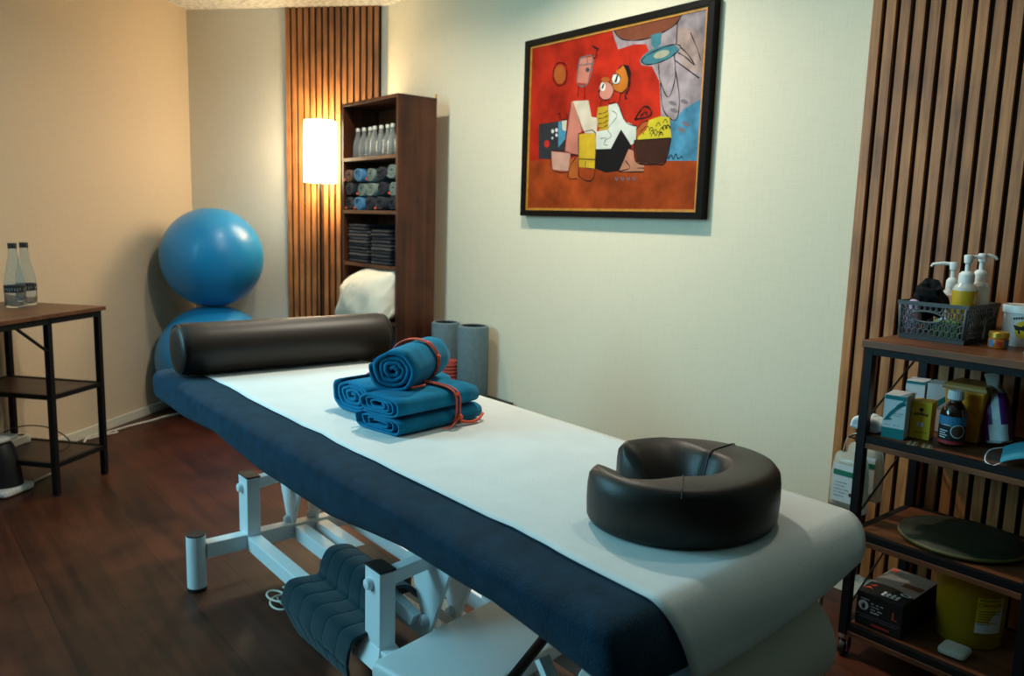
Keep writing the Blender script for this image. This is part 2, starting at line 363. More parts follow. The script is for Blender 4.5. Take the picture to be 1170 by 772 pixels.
# exercise ball: fine latitude ridges
def ball_ridges(m):
    nt = m.node_tree; b = nt.nodes['Principled BSDF']; L = nt.links.new
    tc = nt.nodes.new('ShaderNodeTexCoord'); w = nt.nodes.new('ShaderNodeTexWave'); w.bands_direction = 'Z'; w.inputs['Scale'].default_value = 26; w.inputs['Distortion'].default_value = 0
    L(tc.outputs['Object'], w.inputs['Vector'])
    bp = nt.nodes.new('ShaderNodeBump'); bp.inputs['Strength'].default_value = 0.10; bp.inputs['Distance'].default_value = 0.003
    L(w.outputs['Fac'], bp.inputs['Height']); L(bp.outputs[0], b.inputs['Normal'])
ball_ridges(M_BALL)
PAINT=[('P','rust',[(-0.4931,-0.1429),(-0.3314,-0.1426),(-0.0476,-0.1637),(0.4908,-0.1785),(0.4984,-0.3636),(-0.4953,-0.3621)]),
('P','lilac',[(0.0135,0.3635),(0.4713,0.365),(0.4878,0.0345),(0.4137,0.0121),(0.3596,-0.0274),(0.2989,-0.0005),(0.2819,0.1318),(0.2399,0.1924),(0.1855,0.2026),(0.1716,0.2237),(0.2242,0.2425),(0.2032,0.2812),(0.1403,0.2903),(0.052,0.2835),(0.0274,0.33)]),
('P','sky',[(0.2989,-0.0005),(0.3596,-0.0274),(0.4134,0.0165),(0.4856,0.0453),(0.4869,-0.1805),(0.3413,-0.1749),(0.3469,-0.0911)]),
('P','mauve',[(0.3506,0.3243),(0.4469,0.2983),(0.4724,0.2316),(0.4799,0.136),(0.4024,0.1613),(0.3614,0.2367)]),
('P','bowl',[(0.0254,0.3605),(0.3732,0.3611),(0.3471,0.3335),(0.2906,0.3155),(0.2016,0.3026),(0.107,0.3112),(0.052,0.3321)]),
('L','black',0.0037,[(0.0254,0.3605),(0.0521,0.3309),(0.1071,0.31),(0.2017,0.3015),(0.2907,0.3144),(0.3498,0.3352),(0.3757,0.3649)]),
('P','teal',[(0.2268,0.3133),(0.2805,0.3138),(0.2792,0.2702),(0.2504,0.2566),(0.231,0.2749)]),
('P','teal',[(0.3685,0.2432),(0.3684,0.2339),(0.3595,0.2244),(0.3425,0.2155),(0.3188,0.2082),(0.2906,0.2031),(0.2606,0.2007),(0.2317,0.2015),(0.2068,0.2053),(0.1886,0.2118),(0.1791,0.2204),(0.1793,0.2302),(0.1891,0.2401),(0.2075,0.2492),(0.2325,0.2565),(0.2614,0.2613),(0.2913,0.2631),(0.3193,0.262),(0.3428,0.258),(0.3597,0.2515)]),
('P','creamspot',[(0.3234,0.2366),(0.3236,0.2323),(0.32,0.2279),(0.313,0.224),(0.3033,0.2207),(0.2917,0.2186),(0.2793,0.2178),(0.2675,0.2183),(0.2573,0.2202),(0.2498,0.2233),(0.2458,0.2272),(0.2456,0.2317),(0.2493,0.2361),(0.2565,0.2401),(0.2665,0.2433),(0.2782,0.2454),(0.2905,0.2462),(0.3022,0.2455),(0.3122,0.2436),(0.3195,0.2405)]),
('L','black',0.0031,[(0.1796,0.2204),(0.2138,0.2394),(0.2804,0.2546),(0.3411,0.2601),(0.376,0.2497),(0.3619,0.2301),(0.313,0.2096),(0.2544,0.2006),(0.2055,0.2046),(0.1796,0.2204)]),
('L','black',0.0031,[(0.3554,0.3364),(0.3555,0.2591)]),
('L','black',0.0031,[(0.3764,0.2453),(0.4151,0.2132),(0.4501,0.1693),(0.4061,0.2037),(0.3664,0.2274)]),
('L','black',0.0031,[(0.2727,0.1961),(0.2864,0.1312),(0.3309,0.0657),(0.3591,0.134),(0.3478,0.2278)]),
('L','black',0.0031,[(0.36,0.1611),(0.3869,0.0493),(0.3738,-0.0241),(0.3092,0.021),(0.2868,0.1257)]),
('L','black',0.0031,[(0.3542,0.1998),(0.4743,0.1208)]),
('L','black',0.0025,[(0.4201,0.292),(0.4596,0.2229),(0.4761,0.1839)]),
('P','dusk',[(0.4301,0.034),(0.4282,0.0323),(0.4246,0.0315),(0.4198,0.0317),(0.4141,0.0329),(0.4082,0.0349),(0.4025,0.0376),(0.3978,0.0407),(0.3943,0.0439),(0.3926,0.0468),(0.3927,0.0493),(0.3947,0.051),(0.3983,0.0518),(0.4032,0.0515),(0.4089,0.0503),(0.4148,0.0483),(0.4204,0.0456),(0.4251,0.0425),(0.4285,0.0394),(0.4302,0.0364)]),
('P','dusk',[(0.3829,0.0055),(0.3809,0.0037),(0.3773,0.0029),(0.3723,0.0031),(0.3665,0.0042),(0.3604,0.0062),(0.3546,0.0089),(0.3498,0.012),(0.3463,0.0152),(0.3445,0.0182),(0.3446,0.0207),(0.3466,0.0225),(0.3503,0.0233),(0.3553,0.0231),(0.3612,0.0219),(0.3673,0.0199),(0.373,0.0172),(0.3778,0.0141),(0.3813,0.0109),(0.383,0.0079)]),
('P','dusk',[(0.4434,-0.0483),(0.4415,-0.05),(0.4379,-0.0509),(0.4331,-0.0508),(0.4274,-0.0497),(0.4215,-0.0478),(0.4159,-0.0452),(0.4111,-0.0422),(0.4077,-0.0391),(0.406,-0.0362),(0.4061,-0.0337),(0.408,-0.032),(0.4116,-0.0311),(0.4165,-0.0312),(0.4222,-0.0323),(0.4281,-0.0343),(0.4337,-0.0368),(0.4384,-0.0398),(0.4418,-0.0429),(0.4435,-0.0458)]),
('P','dusk',[(0.424,-0.0687),(0.422,-0.0705),(0.4184,-0.0714),(0.4136,-0.0713),(0.4078,-0.0703),(0.4018,-0.0684),(0.3962,-0.0658),(0.3914,-0.0628),(0.3879,-0.0597),(0.3862,-0.0567),(0.3863,-0.0542),(0.3882,-0.0525),(0.3919,-0.0516),(0.3968,-0.0517),(0.4026,-0.0528),(0.4085,-0.0547),(0.4142,-0.0573),(0.4189,-0.0603),(0.4223,-0.0634),(0.4241,-0.0663)]),
('P','dusk',[(0.3736,0.0337),(0.3717,0.032),(0.368,0.0312),(0.363,0.0314),(0.3572,0.0326),(0.3511,0.0346),(0.3453,0.0373),(0.3404,0.0405),(0.3369,0.0437),(0.3351,0.0467),(0.3352,0.0492),(0.3372,0.0509),(0.341,0.0517),(0.346,0.0515),(0.3518,0.0503),(0.3579,0.0482),(0.3637,0.0454),(0.3685,0.0423),(0.372,0.0391),(0.3738,0.0361)]),
('P','charcoal',[(-0.4276,0.0209),(-0.2427,0.0227),(-0.2446,-0.1139),(-0.3334,-0.1058),(-0.3355,-0.1424),(-0.4216,-0.1363)]),
('P','sky',[(-0.2968,0.0217),(-0.2427,0.0227),(-0.2459,-0.0561),(-0.2905,-0.0923)]),
('P','cream',[(-0.2735,0.0225),(-0.2409,0.0239),(-0.2439,-0.0243),(-0.2675,-0.0163)]),
('P','scarlet',[(-0.3512,-0.0734),(-0.3518,-0.0787),(-0.3542,-0.0833),(-0.358,-0.0869),(-0.3629,-0.0891),(-0.3686,-0.0896),(-0.3743,-0.0885),(-0.3795,-0.0858),(-0.3838,-0.0818),(-0.3867,-0.0768),(-0.3878,-0.0715),(-0.3872,-0.0662),(-0.3849,-0.0615),(-0.381,-0.058),(-0.376,-0.0558),(-0.3704,-0.0553),(-0.3647,-0.0565),(-0.3595,-0.0592),(-0.3552,-0.0632),(-0.3524,-0.0681)]),
('P','white',[(-0.3226,-0.0191),(-0.3229,-0.0217),(-0.3241,-0.024),(-0.3261,-0.0258),(-0.3287,-0.0268),(-0.3317,-0.0271),(-0.3347,-0.0265),(-0.3374,-0.0251),(-0.3396,-0.023),(-0.3411,-0.0205),(-0.3418,-0.0178),(-0.3414,-0.0152),(-0.3402,-0.0129),(-0.3382,-0.0111),(-0.3356,-0.0101),(-0.3326,-0.0099),(-0.3296,-0.0105),(-0.3269,-0.0119),(-0.3247,-0.0139),(-0.3232,-0.0164)]),
('P','white',[(-0.2971,-0.0156),(-0.2974,-0.0182),(-0.2987,-0.0205),(-0.3006,-0.0223),(-0.3032,-0.0233),(-0.3061,-0.0235),(-0.3091,-0.0229),(-0.3118,-0.0215),(-0.314,-0.0195),(-0.3155,-0.017),(-0.3161,-0.0143),(-0.3158,-0.0117),(-0.3146,-0.0094),(-0.3126,-0.0077),(-0.31,-0.0066),(-0.3071,-0.0064),(-0.3041,-0.007),(-0.3014,-0.0084),(-0.2992,-0.0105),(-0.2977,-0.0129)]),
('P','white',[(-0.3261,-0.0488),(-0.3263,-0.0505),(-0.3272,-0.0521),(-0.3285,-0.0532),(-0.3302,-0.054),(-0.3322,-0.0541),(-0.3342,-0.0537),(-0.336,-0.0528),(-0.3375,-0.0514),(-0.3385,-0.0498),(-0.3389,-0.048),(-0.3387,-0.0462),(-0.3379,-0.0447),(-0.3365,-0.0435),(-0.3348,-0.0428),(-0.3328,-0.0426),(-0.3308,-0.043),(-0.329,-0.0439),(-0.3275,-0.0453),(-0.3265,-0.047)]),
('P','white',[(-0.2975,-0.0375),(-0.2978,-0.0397),(-0.2988,-0.0416),(-0.3004,-0.0431),(-0.3026,-0.044),(-0.305,-0.0442),(-0.3075,-0.0437),(-0.3097,-0.0425),(-0.3116,-0.0408),(-0.3128,-0.0388),(-0.3133,-0.0365),(-0.313,-0.0344),(-0.312,-0.0324),(-0.3104,-0.031),(-0.3082,-0.0301),(-0.3058,-0.0299),(-0.3033,-0.0304),(-0.3011,-0.0316),(-0.2992,-0.0332),(-0.298,-0.0353)]),
('L','black',0.0037,[(-0.2985,0.0526),(-0.2869,0.0543),(-0.2817,0.0295),(-0.243,0.0278),(-0.2406,0.0517)]),
('P','pink',[(-0.2205,0.0992),(-0.1722,0.1021),(-0.1272,0.0239),(-0.114,-0.0142),(-0.1548,-0.0364),(-0.1529,-0.1307),(-0.2446,-0.1139),(-0.2292,0.0192)]),
('L','black',0.0031,[(-0.2186,0.099),(-0.229,0.0166),(-0.2446,-0.1139),(-0.1528,-0.132)]),
('L','black',0.0031,[(-0.1938,0.0917),(-0.147,-0.0119),(-0.1306,-0.0404)]),
('P','cream',[(-0.2056,0.1015),(-0.1099,0.0962),(-0.0859,0.0255),(-0.0483,0.0177),(-0.0514,-0.0455),(-0.1233,-0.0409),(-0.1681,0.0333)]),
('P','yellow',[(-0.1618,-0.0422),(-0.0532,-0.0442),(-0.0546,-0.1932),(-0.1535,-0.1825)]),
('L','black',0.0037,[(-0.162,-0.0384),(-0.1535,-0.1825),(-0.1417,-0.226),(-0.0575,-0.2329),(-0.0568,-0.0439),(-0.1618,-0.0422)]),
('L','black',0.0031,[(-0.1555,-0.1483),(-0.0552,-0.1548)]),
('L','black',0.0025,[(-0.1108,-0.1576),(-0.1091,-0.1865),(-0.0564,-0.1931)]),
('P','pinkpale',[(-0.3374,-0.1069),(-0.2078,-0.1219),(-0.2186,-0.1984),(-0.3229,-0.1889)]),
('L','black',0.0031,[(-0.3374,-0.1069),(-0.3229,-0.1889),(-0.2186,-0.1984),(-0.2078,-0.1219),(-0.3376,-0.103)]),
('P','orange',[(-0.2139,-0.1472),(-0.1581,-0.1368),(-0.1562,-0.232),(-0.2169,-0.2281)]),
('L','black',0.0031,[(-0.2112,-0.1282),(-0.1658,-0.1327),(-0.2048,-0.1732),(-0.217,-0.2268),(-0.1599,-0.2332)]),
('P','shirt',[(0.0126,0.0656),(0.0612,0.0683),(0.1124,-0.0089),(0.1735,-0.032),(0.1747,-0.0949),(0.1227,-0.1132),(0.0882,-0.0402),(0.0361,-0.1149),(-0.0508,-0.1118),(-0.0554,-0.0379),(0.0053,-0.0347)]),
('L','grey',0.0025,[(0.0345,0.041),(0.0645,0.0184),(0.0329,-0.0126),(0.0139,-0.0352),(0.0362,-0.0631),(-0.0006,-0.0766)]),
('L','grey',0.0025,[(-0.0254,-0.0691),(0.0075,-0.0686),(-0.0064,-0.0945),(0.018,-0.0982)]),
('L','black',0.0031,[(0.0158,0.0677),(0.0612,0.0683),(0.1124,-0.0089),(0.1735,-0.032)]),
('P','black',[(-0.0543,-0.1116),(0.0361,-0.1137),(0.0897,-0.038),(0.1549,-0.1102),(0.0893,-0.2072),(0.0115,-0.2111),(-0.053,-0.1908)]),
('P','mustard',[(-0.0493,0.0615),(0.0077,0.0625),(0.0171,0.0222),(0.0157,-0.0353),(-0.0363,-0.0343),(-0.0554,0.0182)]),
('L','black',0.0025,[(-0.0458,0.0345),(-0.0163,0.0345),(0.0123,0.0441)]),
('L','black',0.0025,[(-0.0446,0.015),(-0.0151,0.0151),(0.0135,0.0249)]),
('L','black',0.0025,[(-0.0433,-0.0058),(-0.0137,-0.0055),(0.0148,0.0044)]),
('L','black',0.0025,[(-0.0422,-0.0241),(-0.0126,-0.0238),(0.016,-0.0137)]),
('P','peach',[(0.1378,-0.1199),(0.1658,-0.1283),(0.18,-0.1723),(0.2265,-0.1833),(0.2255,-0.2135),(0.0895,-0.2097)]),
('L','black',0.0031,[(0.1376,-0.1175),(0.1658,-0.1283),(0.18,-0.1723),(0.2265,-0.1833)]),
('L','black',0.0031,[(0.123,-0.1666),(0.1495,-0.1971),(0.0895,-0.2097),(0.2255,-0.2135)]),
('L','black',0.0025,[(0.1898,-0.1984),(0.2277,-0.1996)]),
('P','basketbrown',[(0.1662,-0.0874),(0.3555,-0.0893),(0.3357,-0.1792),(0.2822,-0.1864),(0.1817,-0.1735)]),
('L','black',0.0037,[(0.1662,-0.0874),(0.1817,-0.1735),(0.2822,-0.1864),(0.3357,-0.1792),(0.3555,-0.0893)]),
('P','lemon',[(0.1822,-0.0883),(0.1894,-0.0563),(0.2363,-0.0136),(0.2961,-0.0025),(0.3424,-0.0106),(0.3584,-0.0895)]),
('L','black',0.0027,[(0.2237,-0.0521),(0.2291,-0.0398),(0.2398,-0.0394),(0.2453,-0.0512)]),
('L','black',0.0027,[(0.243,-0.057),(0.2483,-0.0448),(0.259,-0.0444),(0.2644,-0.0562)]),
('L','black',0.0027,[(0.1922,-0.0683),(0.1976,-0.0559),(0.2086,-0.0555),(0.2141,-0.0673)]),
('L','black',0.0027,[(0.3304,-0.0547),(0.3354,-0.0428),(0.3456,-0.0424),(0.3508,-0.0539)]),
('L','black',0.0027,[(0.3084,-0.0536),(0.3135,-0.0416),(0.3238,-0.0412),(0.3291,-0.0527)]),
('L','black',0.0027,[(0.2819,-0.0757),(0.2871,-0.0636),(0.2975,-0.0632),(0.3029,-0.0748)]),
('L','black',0.0027,[(0.2655,-0.0669),(0.2707,-0.0548),(0.2813,-0.0544),(0.2867,-0.066)]),
('L','black',0.0027,[(0.298,-0.0599),(0.3031,-0.0478),(0.3135,-0.0474),(0.3188,-0.059)]),
('L','black',0.0027,[(0.3124,-0.0536),(0.3175,-0.0417),(0.3278,-0.0413),(0.3331,-0.0528)]),
('L','black',0.0027,[(0.2938,-0.0771),(0.2989,-0.065),(0.3093,-0.0646),(0.3146,-0.0762)]),
('L','black',0.0027,[(0.2933,-0.0797),(0.2984,-0.0676),(0.3088,-0.0671),(0.3141,-0.0787)]),
('L','black',0.0027,[(0.2475,-0.0695),(0.2528,-0.0573),(0.2634,-0.0568),(0.2688,-0.0685)]),
('L','black',0.0027,[(0.2552,-0.0783),(0.2604,-0.066),(0.271,-0.0656),(0.2764,-0.0773)]),
('L','black',0.0027,[(0.3126,-0.0309),(0.3177,-0.019),(0.328,-0.0187),(0.3332,-0.0302)]),
('L','black',0.0027,[(0.3261,-0.0524),(0.3311,-0.0404),(0.3413,-0.04),(0.3466,-0.0515)]),
('L','black',0.0027,[(0.2782,-0.0408),(0.2834,-0.0288),(0.2939,-0.0284),(0.2992,-0.0401)]),
('L','black',0.0031,[(0.1662,-0.0874),(0.3555,-0.0893)]),
('P','orange',[(0.1729,-0.0459),(0.2088,-0.0196),(0.238,-0.0161),(0.2296,-0.0497),(0.1767,-0.0787)]),
('L','black',0.0025,[(0.1958,-0.0567),(0.2255,-0.0357)]),
('L','black',0.0025,[(0.1729,-0.0459),(0.2088,-0.0196),(0.238,-0.0161)]),
('L','black',0.005,[(0.1637,-0.0047),(0.2077,0.0412),(0.2441,0.0266),(0.2413,0.0019),(0.1637,-0.0047)]),
('L','black',0.0037,[(0.1915,0.0047),(0.2185,0.0197),(0.2288,0.0052)]),
('P','orangehead',[(0.0093,0.1421),(0.0308,0.1752),(0.0572,0.2037),(0.0876,0.215),(0.1159,0.1792),(0.1146,0.1273),(0.085,0.1071),(0.041,0.1222)]),
('L','black',0.0031,[(0.0572,0.2037),(0.0876,0.215),(0.1159,0.1792),(0.1146,0.1273),(0.085,0.1071),(0.041,0.1222)]),
('P','black',[(0.0841,0.2189),(0.1137,0.2117),(0.1301,0.1832),(0.1279,0.1455),(0.1136,0.1656),(0.1021,0.1924)]),
('L','black',0.0062,[(0.1244,0.1494),(0.1231,0.1206),(0.1053,0.0969),(0.1098,0.079)]),
('P','pinkhead',[(0.0377,0.1202),(0.0364,0.109),(0.0311,0.0993),(0.0222,0.092),(0.0107,0.0879),(-0.0025,0.0873),(-0.0159,0.0904),(-0.0284,0.0969),(-0.0385,0.1061),(-0.0454,0.1172),(-0.0483,0.129),(-0.0469,0.1404),(-0.0413,0.1502),(-0.0322,0.1574),(-0.0204,0.1614),(-0.0072,0.1617),(0.0061,0.1584),(0.0183,0.1519),(0.0283,0.1427),(0.0349,0.1318)]),
('L','black',0.0031,[(-0.047,0.1084),(-0.025,0.0906),(0.0144,0.0905),(0.0379,0.1178),(0.0223,0.1502),(-0.0158,0.1615),(-0.0419,0.138),(-0.047,0.1084)]),
('P','orange',[(0.0128,0.1678),(0.0118,0.1646),(0.0086,0.162),(0.0035,0.1602),(-0.0031,0.1594),(-0.0105,0.1597),(-0.018,0.1611),(-0.0249,0.1634),(-0.0304,0.1664),(-0.034,0.1698),(-0.0354,0.1732),(-0.0345,0.1765),(-0.0312,0.1791),(-0.026,0.1809),(-0.0193,0.1816),(-0.0119,0.1813),(-0.0044,0.1799),(0.0024,0.1776),(0.0078,0.1746),(0.0114,0.1712)]),
('P','white',[(0.0731,0.1633),(0.0723,0.1572),(0.0691,0.1521),(0.0639,0.1482),(0.0571,0.1462),(0.0494,0.146),(0.0416,0.1479),(0.0343,0.1515),(0.0284,0.1566),(0.0245,0.1626),(0.0228,0.169),(0.0236,0.1751),(0.0269,0.1803),(0.0322,0.1841),(0.0391,0.1862),(0.0468,0.1862),(0.0546,0.1843),(0.0617,0.1807),(0.0676,0.1756),(0.0715,0.1696)]),
('L','black',0.0027,[(0.0228,0.169),(0.0334,0.1866),(0.0569,0.1839),(0.0729,0.1656),(0.0626,0.1469),(0.0359,0.1487),(0.0228,0.169)]),
('L','black',0.0074,[(0.057,0.1815),(0.0457,0.1523)]),
('P','white',[(-0.0094,0.1417),(-0.0098,0.1362),(-0.0117,0.1314),(-0.0148,0.1278),(-0.019,0.1257),(-0.0238,0.1253),(-0.0287,0.1267),(-0.0332,0.1297),(-0.0369,0.1341),(-0.0395,0.1394),(-0.0406,0.1451),(-0.0402,0.1506),(-0.0383,0.1554),(-0.035,0.159),(-0.0308,0.1611),(-0.0261,0.1614),(-0.0212,0.16),(-0.0167,0.157),(-0.013,0.1526),(-0.0105,0.1474)]),
('L','black',0.0062,[(-0.0205,0.1549),(-0.0297,0.1367)]),
('P','black',[(-0.0411,0.1259),(-0.0412,0.1237),(-0.0419,0.1217),(-0.0429,0.1202),(-0.0443,0.1193),(-0.0459,0.1192),(-0.0476,0.1197),(-0.0491,0.1209),(-0.0504,0.1226),(-0.0512,0.1247),(-0.0516,0.127),(-0.0515,0.1292),(-0.0509,0.1311),(-0.0498,0.1326),(-0.0484,0.1335),(-0.0468,0.1337),(-0.0452,0.1332),(-0.0437,0.132),(-0.0424,0.1303),(-0.0415,0.1282)]),
('L','darkred',0.0031,[(-0.0318,0.0889),(-0.0373,0.0653)]),
('L','darkred',0.0031,[(0.0144,0.0893),(0.0126,0.0656)]),
('L','darkred',0.0031,[(0.0785,0.1066),(0.0712,0.0674)]),
('P','pink',[(-0.1714,0.2758),(-0.0906,0.2735),(-0.1177,0.1655),(-0.184,0.1777)]),
('L','grey',0.005,[(-0.1714,0.2758),(-0.184,0.1777),(-0.1177,0.1655),(-0.0906,0.2735),(-0.1714,0.2758)]),
('L','grey',0.0037,[(-0.1753,0.2481),(-0.0941,0.2451)]),
('L','grey',0.0037,[(-0.1243,0.2732),(-0.1261,0.2444)]),
('P','slate',[(-0.1086,0.2216),(-0.1091,0.2186),(-0.1107,0.2161),(-0.1133,0.2143),(-0.1168,0.2133),(-0.1206,0.2133),(-0.1246,0.2143),(-0.1282,0.2161),(-0.1311,0.2186),(-0.1331,0.2216),(-0.1339,0.2247),(-0.1335,0.2276),(-0.1318,0.2301),(-0.1292,0.232),(-0.1257,0.2329),(-0.1218,0.2329),(-0.1179,0.2319),(-0.1143,0.2301),(-0.1114,0.2276),(-0.1094,0.2247)]),
('L','darkred',0.0031,[(-0.1707,0.1713),(-0.1766,0.115)]),
('L','darkred',0.0031,[(-0.1357,0.165),(-0.1338,0.1034)]),
('L','black',0.005,[(-0.0986,0.3179),(-0.0606,0.2981)]),
('L','black',0.0031,[(-0.0659,0.2989),(-0.0754,0.2835),(-0.0676,0.2705),(-0.092,0.2677),(-0.0931,0.2859)]),
('P','orange',[(-0.2578,0.221),(-0.259,0.2087),(-0.2638,0.1981),(-0.2718,0.1901),(-0.2823,0.1855),(-0.2942,0.1848),(-0.3064,0.1881),(-0.3177,0.1952),(-0.3269,0.2052),(-0.3331,0.2173),(-0.3357,0.2302),(-0.3345,0.2427),(-0.3295,0.2534),(-0.3213,0.2614),(-0.3107,0.2658),(-0.2987,0.2662),(-0.2866,0.2627),(-0.2755,0.2556),(-0.2665,0.2456),(-0.2604,0.2337)]),
('L','darkred',0.005,[(-0.3369,0.252),(-0.341,0.2181),(-0.3196,0.1863),(-0.2899,0.1767),(-0.2596,0.1861),(-0.2503,0.2226),(-0.2599,0.2588),(-0.2993,0.2764),(-0.3242,0.2695),(-0.3369,0.252)]),
('L','black',0.0025,[(0.3481,-0.1673),(0.3631,-0.1523),(0.3732,-0.1706),(0.386,-0.1488),(0.3962,-0.1693),(0.4127,-0.1611),(0.422,-0.1703)]),
('L','dusk',0.0037,[(0.0691,-0.2308),(0.0802,-0.2456),(0.0859,-0.2312)]),
('L','dusk',0.0037,[(0.1026,-0.2316),(0.1135,-0.2462),(0.1192,-0.232)]),
('L','dusk',0.0037,[(0.1356,-0.2324),(0.1464,-0.2469),(0.1519,-0.2327)]),
('L','dusk',0.0037,[(0.1681,-0.2331),(0.1788,-0.2475),(0.1842,-0.2335)])]
# ------------------------------------------------------------------ the room
XW = 2.485
LC = Vector((1.643, 5.243, 0)); LD = Vector((0.7598, 0.6502, 0)); BD = Vector((0.6502, -0.7598, 0))
RC = LC + BD * ((XW - LC.x) / BD.x)
LN = LC - LD * 5.6                      # near end of the left wall
H = 2.42
XR, YR = LN.x, -2.3
room = [LC, RC, V(XW, YR, 0), V(XR, YR, 0), LN]
def slab(z0, z1, grow=0.1):
    bm = bmesh.new(); c = V(0.4, 1.5, 0)
    pts = [p + (p - c).normalized() * grow for p in room]
    loft(bm, [[p + V(0, 0, z0) for p in pts], [p + V(0, 0, z1) for p in pts]])
    return bm
struct('floor', slab(-0.1, 0), M_FLOOR)
struct('ceiling', slab(H, H + 0.1), M_CEIL)
def wall(name, a, b, m, holes=None):
    """wall from a to b, thickness away from the room"""
    d = (b - a).normalized(); n = V(d.y, -d.x, 0)
    if n.dot(V(0.4, 1.5, 0) - a) > 0: n = -n
    L = (b - a).length
    M = Matrix((d, n, V(0, 0, 1))).transposed().to_4x4(); M.translation = a
    bm = bmesh.new()
    if holes:
        x0, x1, z0, z1 = holes
        box(bm, (-.1, 0, 0), (x0, .1, H), M=M); box(bm, (x1, 0, 0), (L + .1, .1, H), M=M)
        box(bm, (x0, 0, 0), (x1, .1, z0), M=M); box(bm, (x0, 0, z1), (x1, .1, H), M=M)
    else: box(bm, (-0.05, 0, 0), (L + 0.05, .1, H), M=M)
    struct(name, bm, m)
    return M, L
def skirting(name, a, b, z=0.052, t0=0.0, t1=None):
    d = (b - a).normalized(); n = V(d.y, -d.x, 0)
    if n.dot(V(0.4, 1.5, 0) - a) < 0: n = -n
    M = Matrix((d, n, V(0, 0, 1))).transposed().to_4x4(); M.translation = a
    bm = bmesh.new(); box(bm, (t0, 0, 0), (t1 or (b - a).length, .012, z), M=M)
    struct(name, bm, M_SKIRT, bevel=0.003)
WM, WL = wall('wall_left', LN, LC, M_WALL_L, holes=(1.3, 3.0, 1.15, 2.2))
wall('wall_back', LC, RC, M_WALL_B)
wall('wall_right', RC, V(XW, YR, 0), M_WALL_R)
wall('wall_near', V(XW, YR, 0), V(XR, YR, 0), M_WALL_D)
wall('wall_far', V(XR, YR, 0), LN, M_WALL_D)
skirting('baseboard_left', LN, LC); skirting('baseboard_back', LC, RC); skirting('baseboard_right', RC, V(XW, YR, 0), 0.075)
bm = bmesh.new()
for x0, x1, z0, z1 in ((1.3, 1.35, 1.15, 2.2), (2.95, 3.0, 1.15, 2.2), (1.35, 2.95, 1.15, 1.2), (1.35, 2.95, 2.15, 2.2), (2.125, 2.175, 1.2, 2.15)):
    box(bm, (x0, 0.0, z0), (x1, .07, z1), M=WM)
struct('window_1', bm, M_WHITEPL, bevel=0.004)

# slatted panels: a felt board and a row of oak slats
def slat_panel(label, M, width, z0, z1, pitch, w):
    t = thing('slatted_wall_panel', label, 'wall panel', tuple(M.translation))
    bm = bmesh.new(); box(bm, (0, 0.001, z0), (width, 0.008, z1), M=M); obj('felt_backing', bm, M_FELT, t)
    bm = bmesh.new(); x = 0.001
    while x + w <= width + 0.002:
        box(bm, (x, 0.008, z0), (x + w, 0.021, z1), M=M); x += pitch
    obj('slats', bm, M_SLAT, t, bevel=0.0012)
M = Matrix((BD, -LD, V(0, 0, 1))).transposed().to_4x4(); M.translation = LC + BD * 0.657
slat_panel('oak slat panel on the back wall behind the lit lamp', M, 0.598, 0.054, H - 0.002, 0.0400, 0.027)
M = Matrix((V(0, -1, 0), V(-1, 0, 0), V(0, 0, 1))).transposed().to_4x4(); M.translation = V(XW, 1.300, 0)
slat_panel('oak slat panel on the right wall behind the black shelf trolley', M, 1.265, 0.078, H - 0.002, 0.0437, 0.0295)

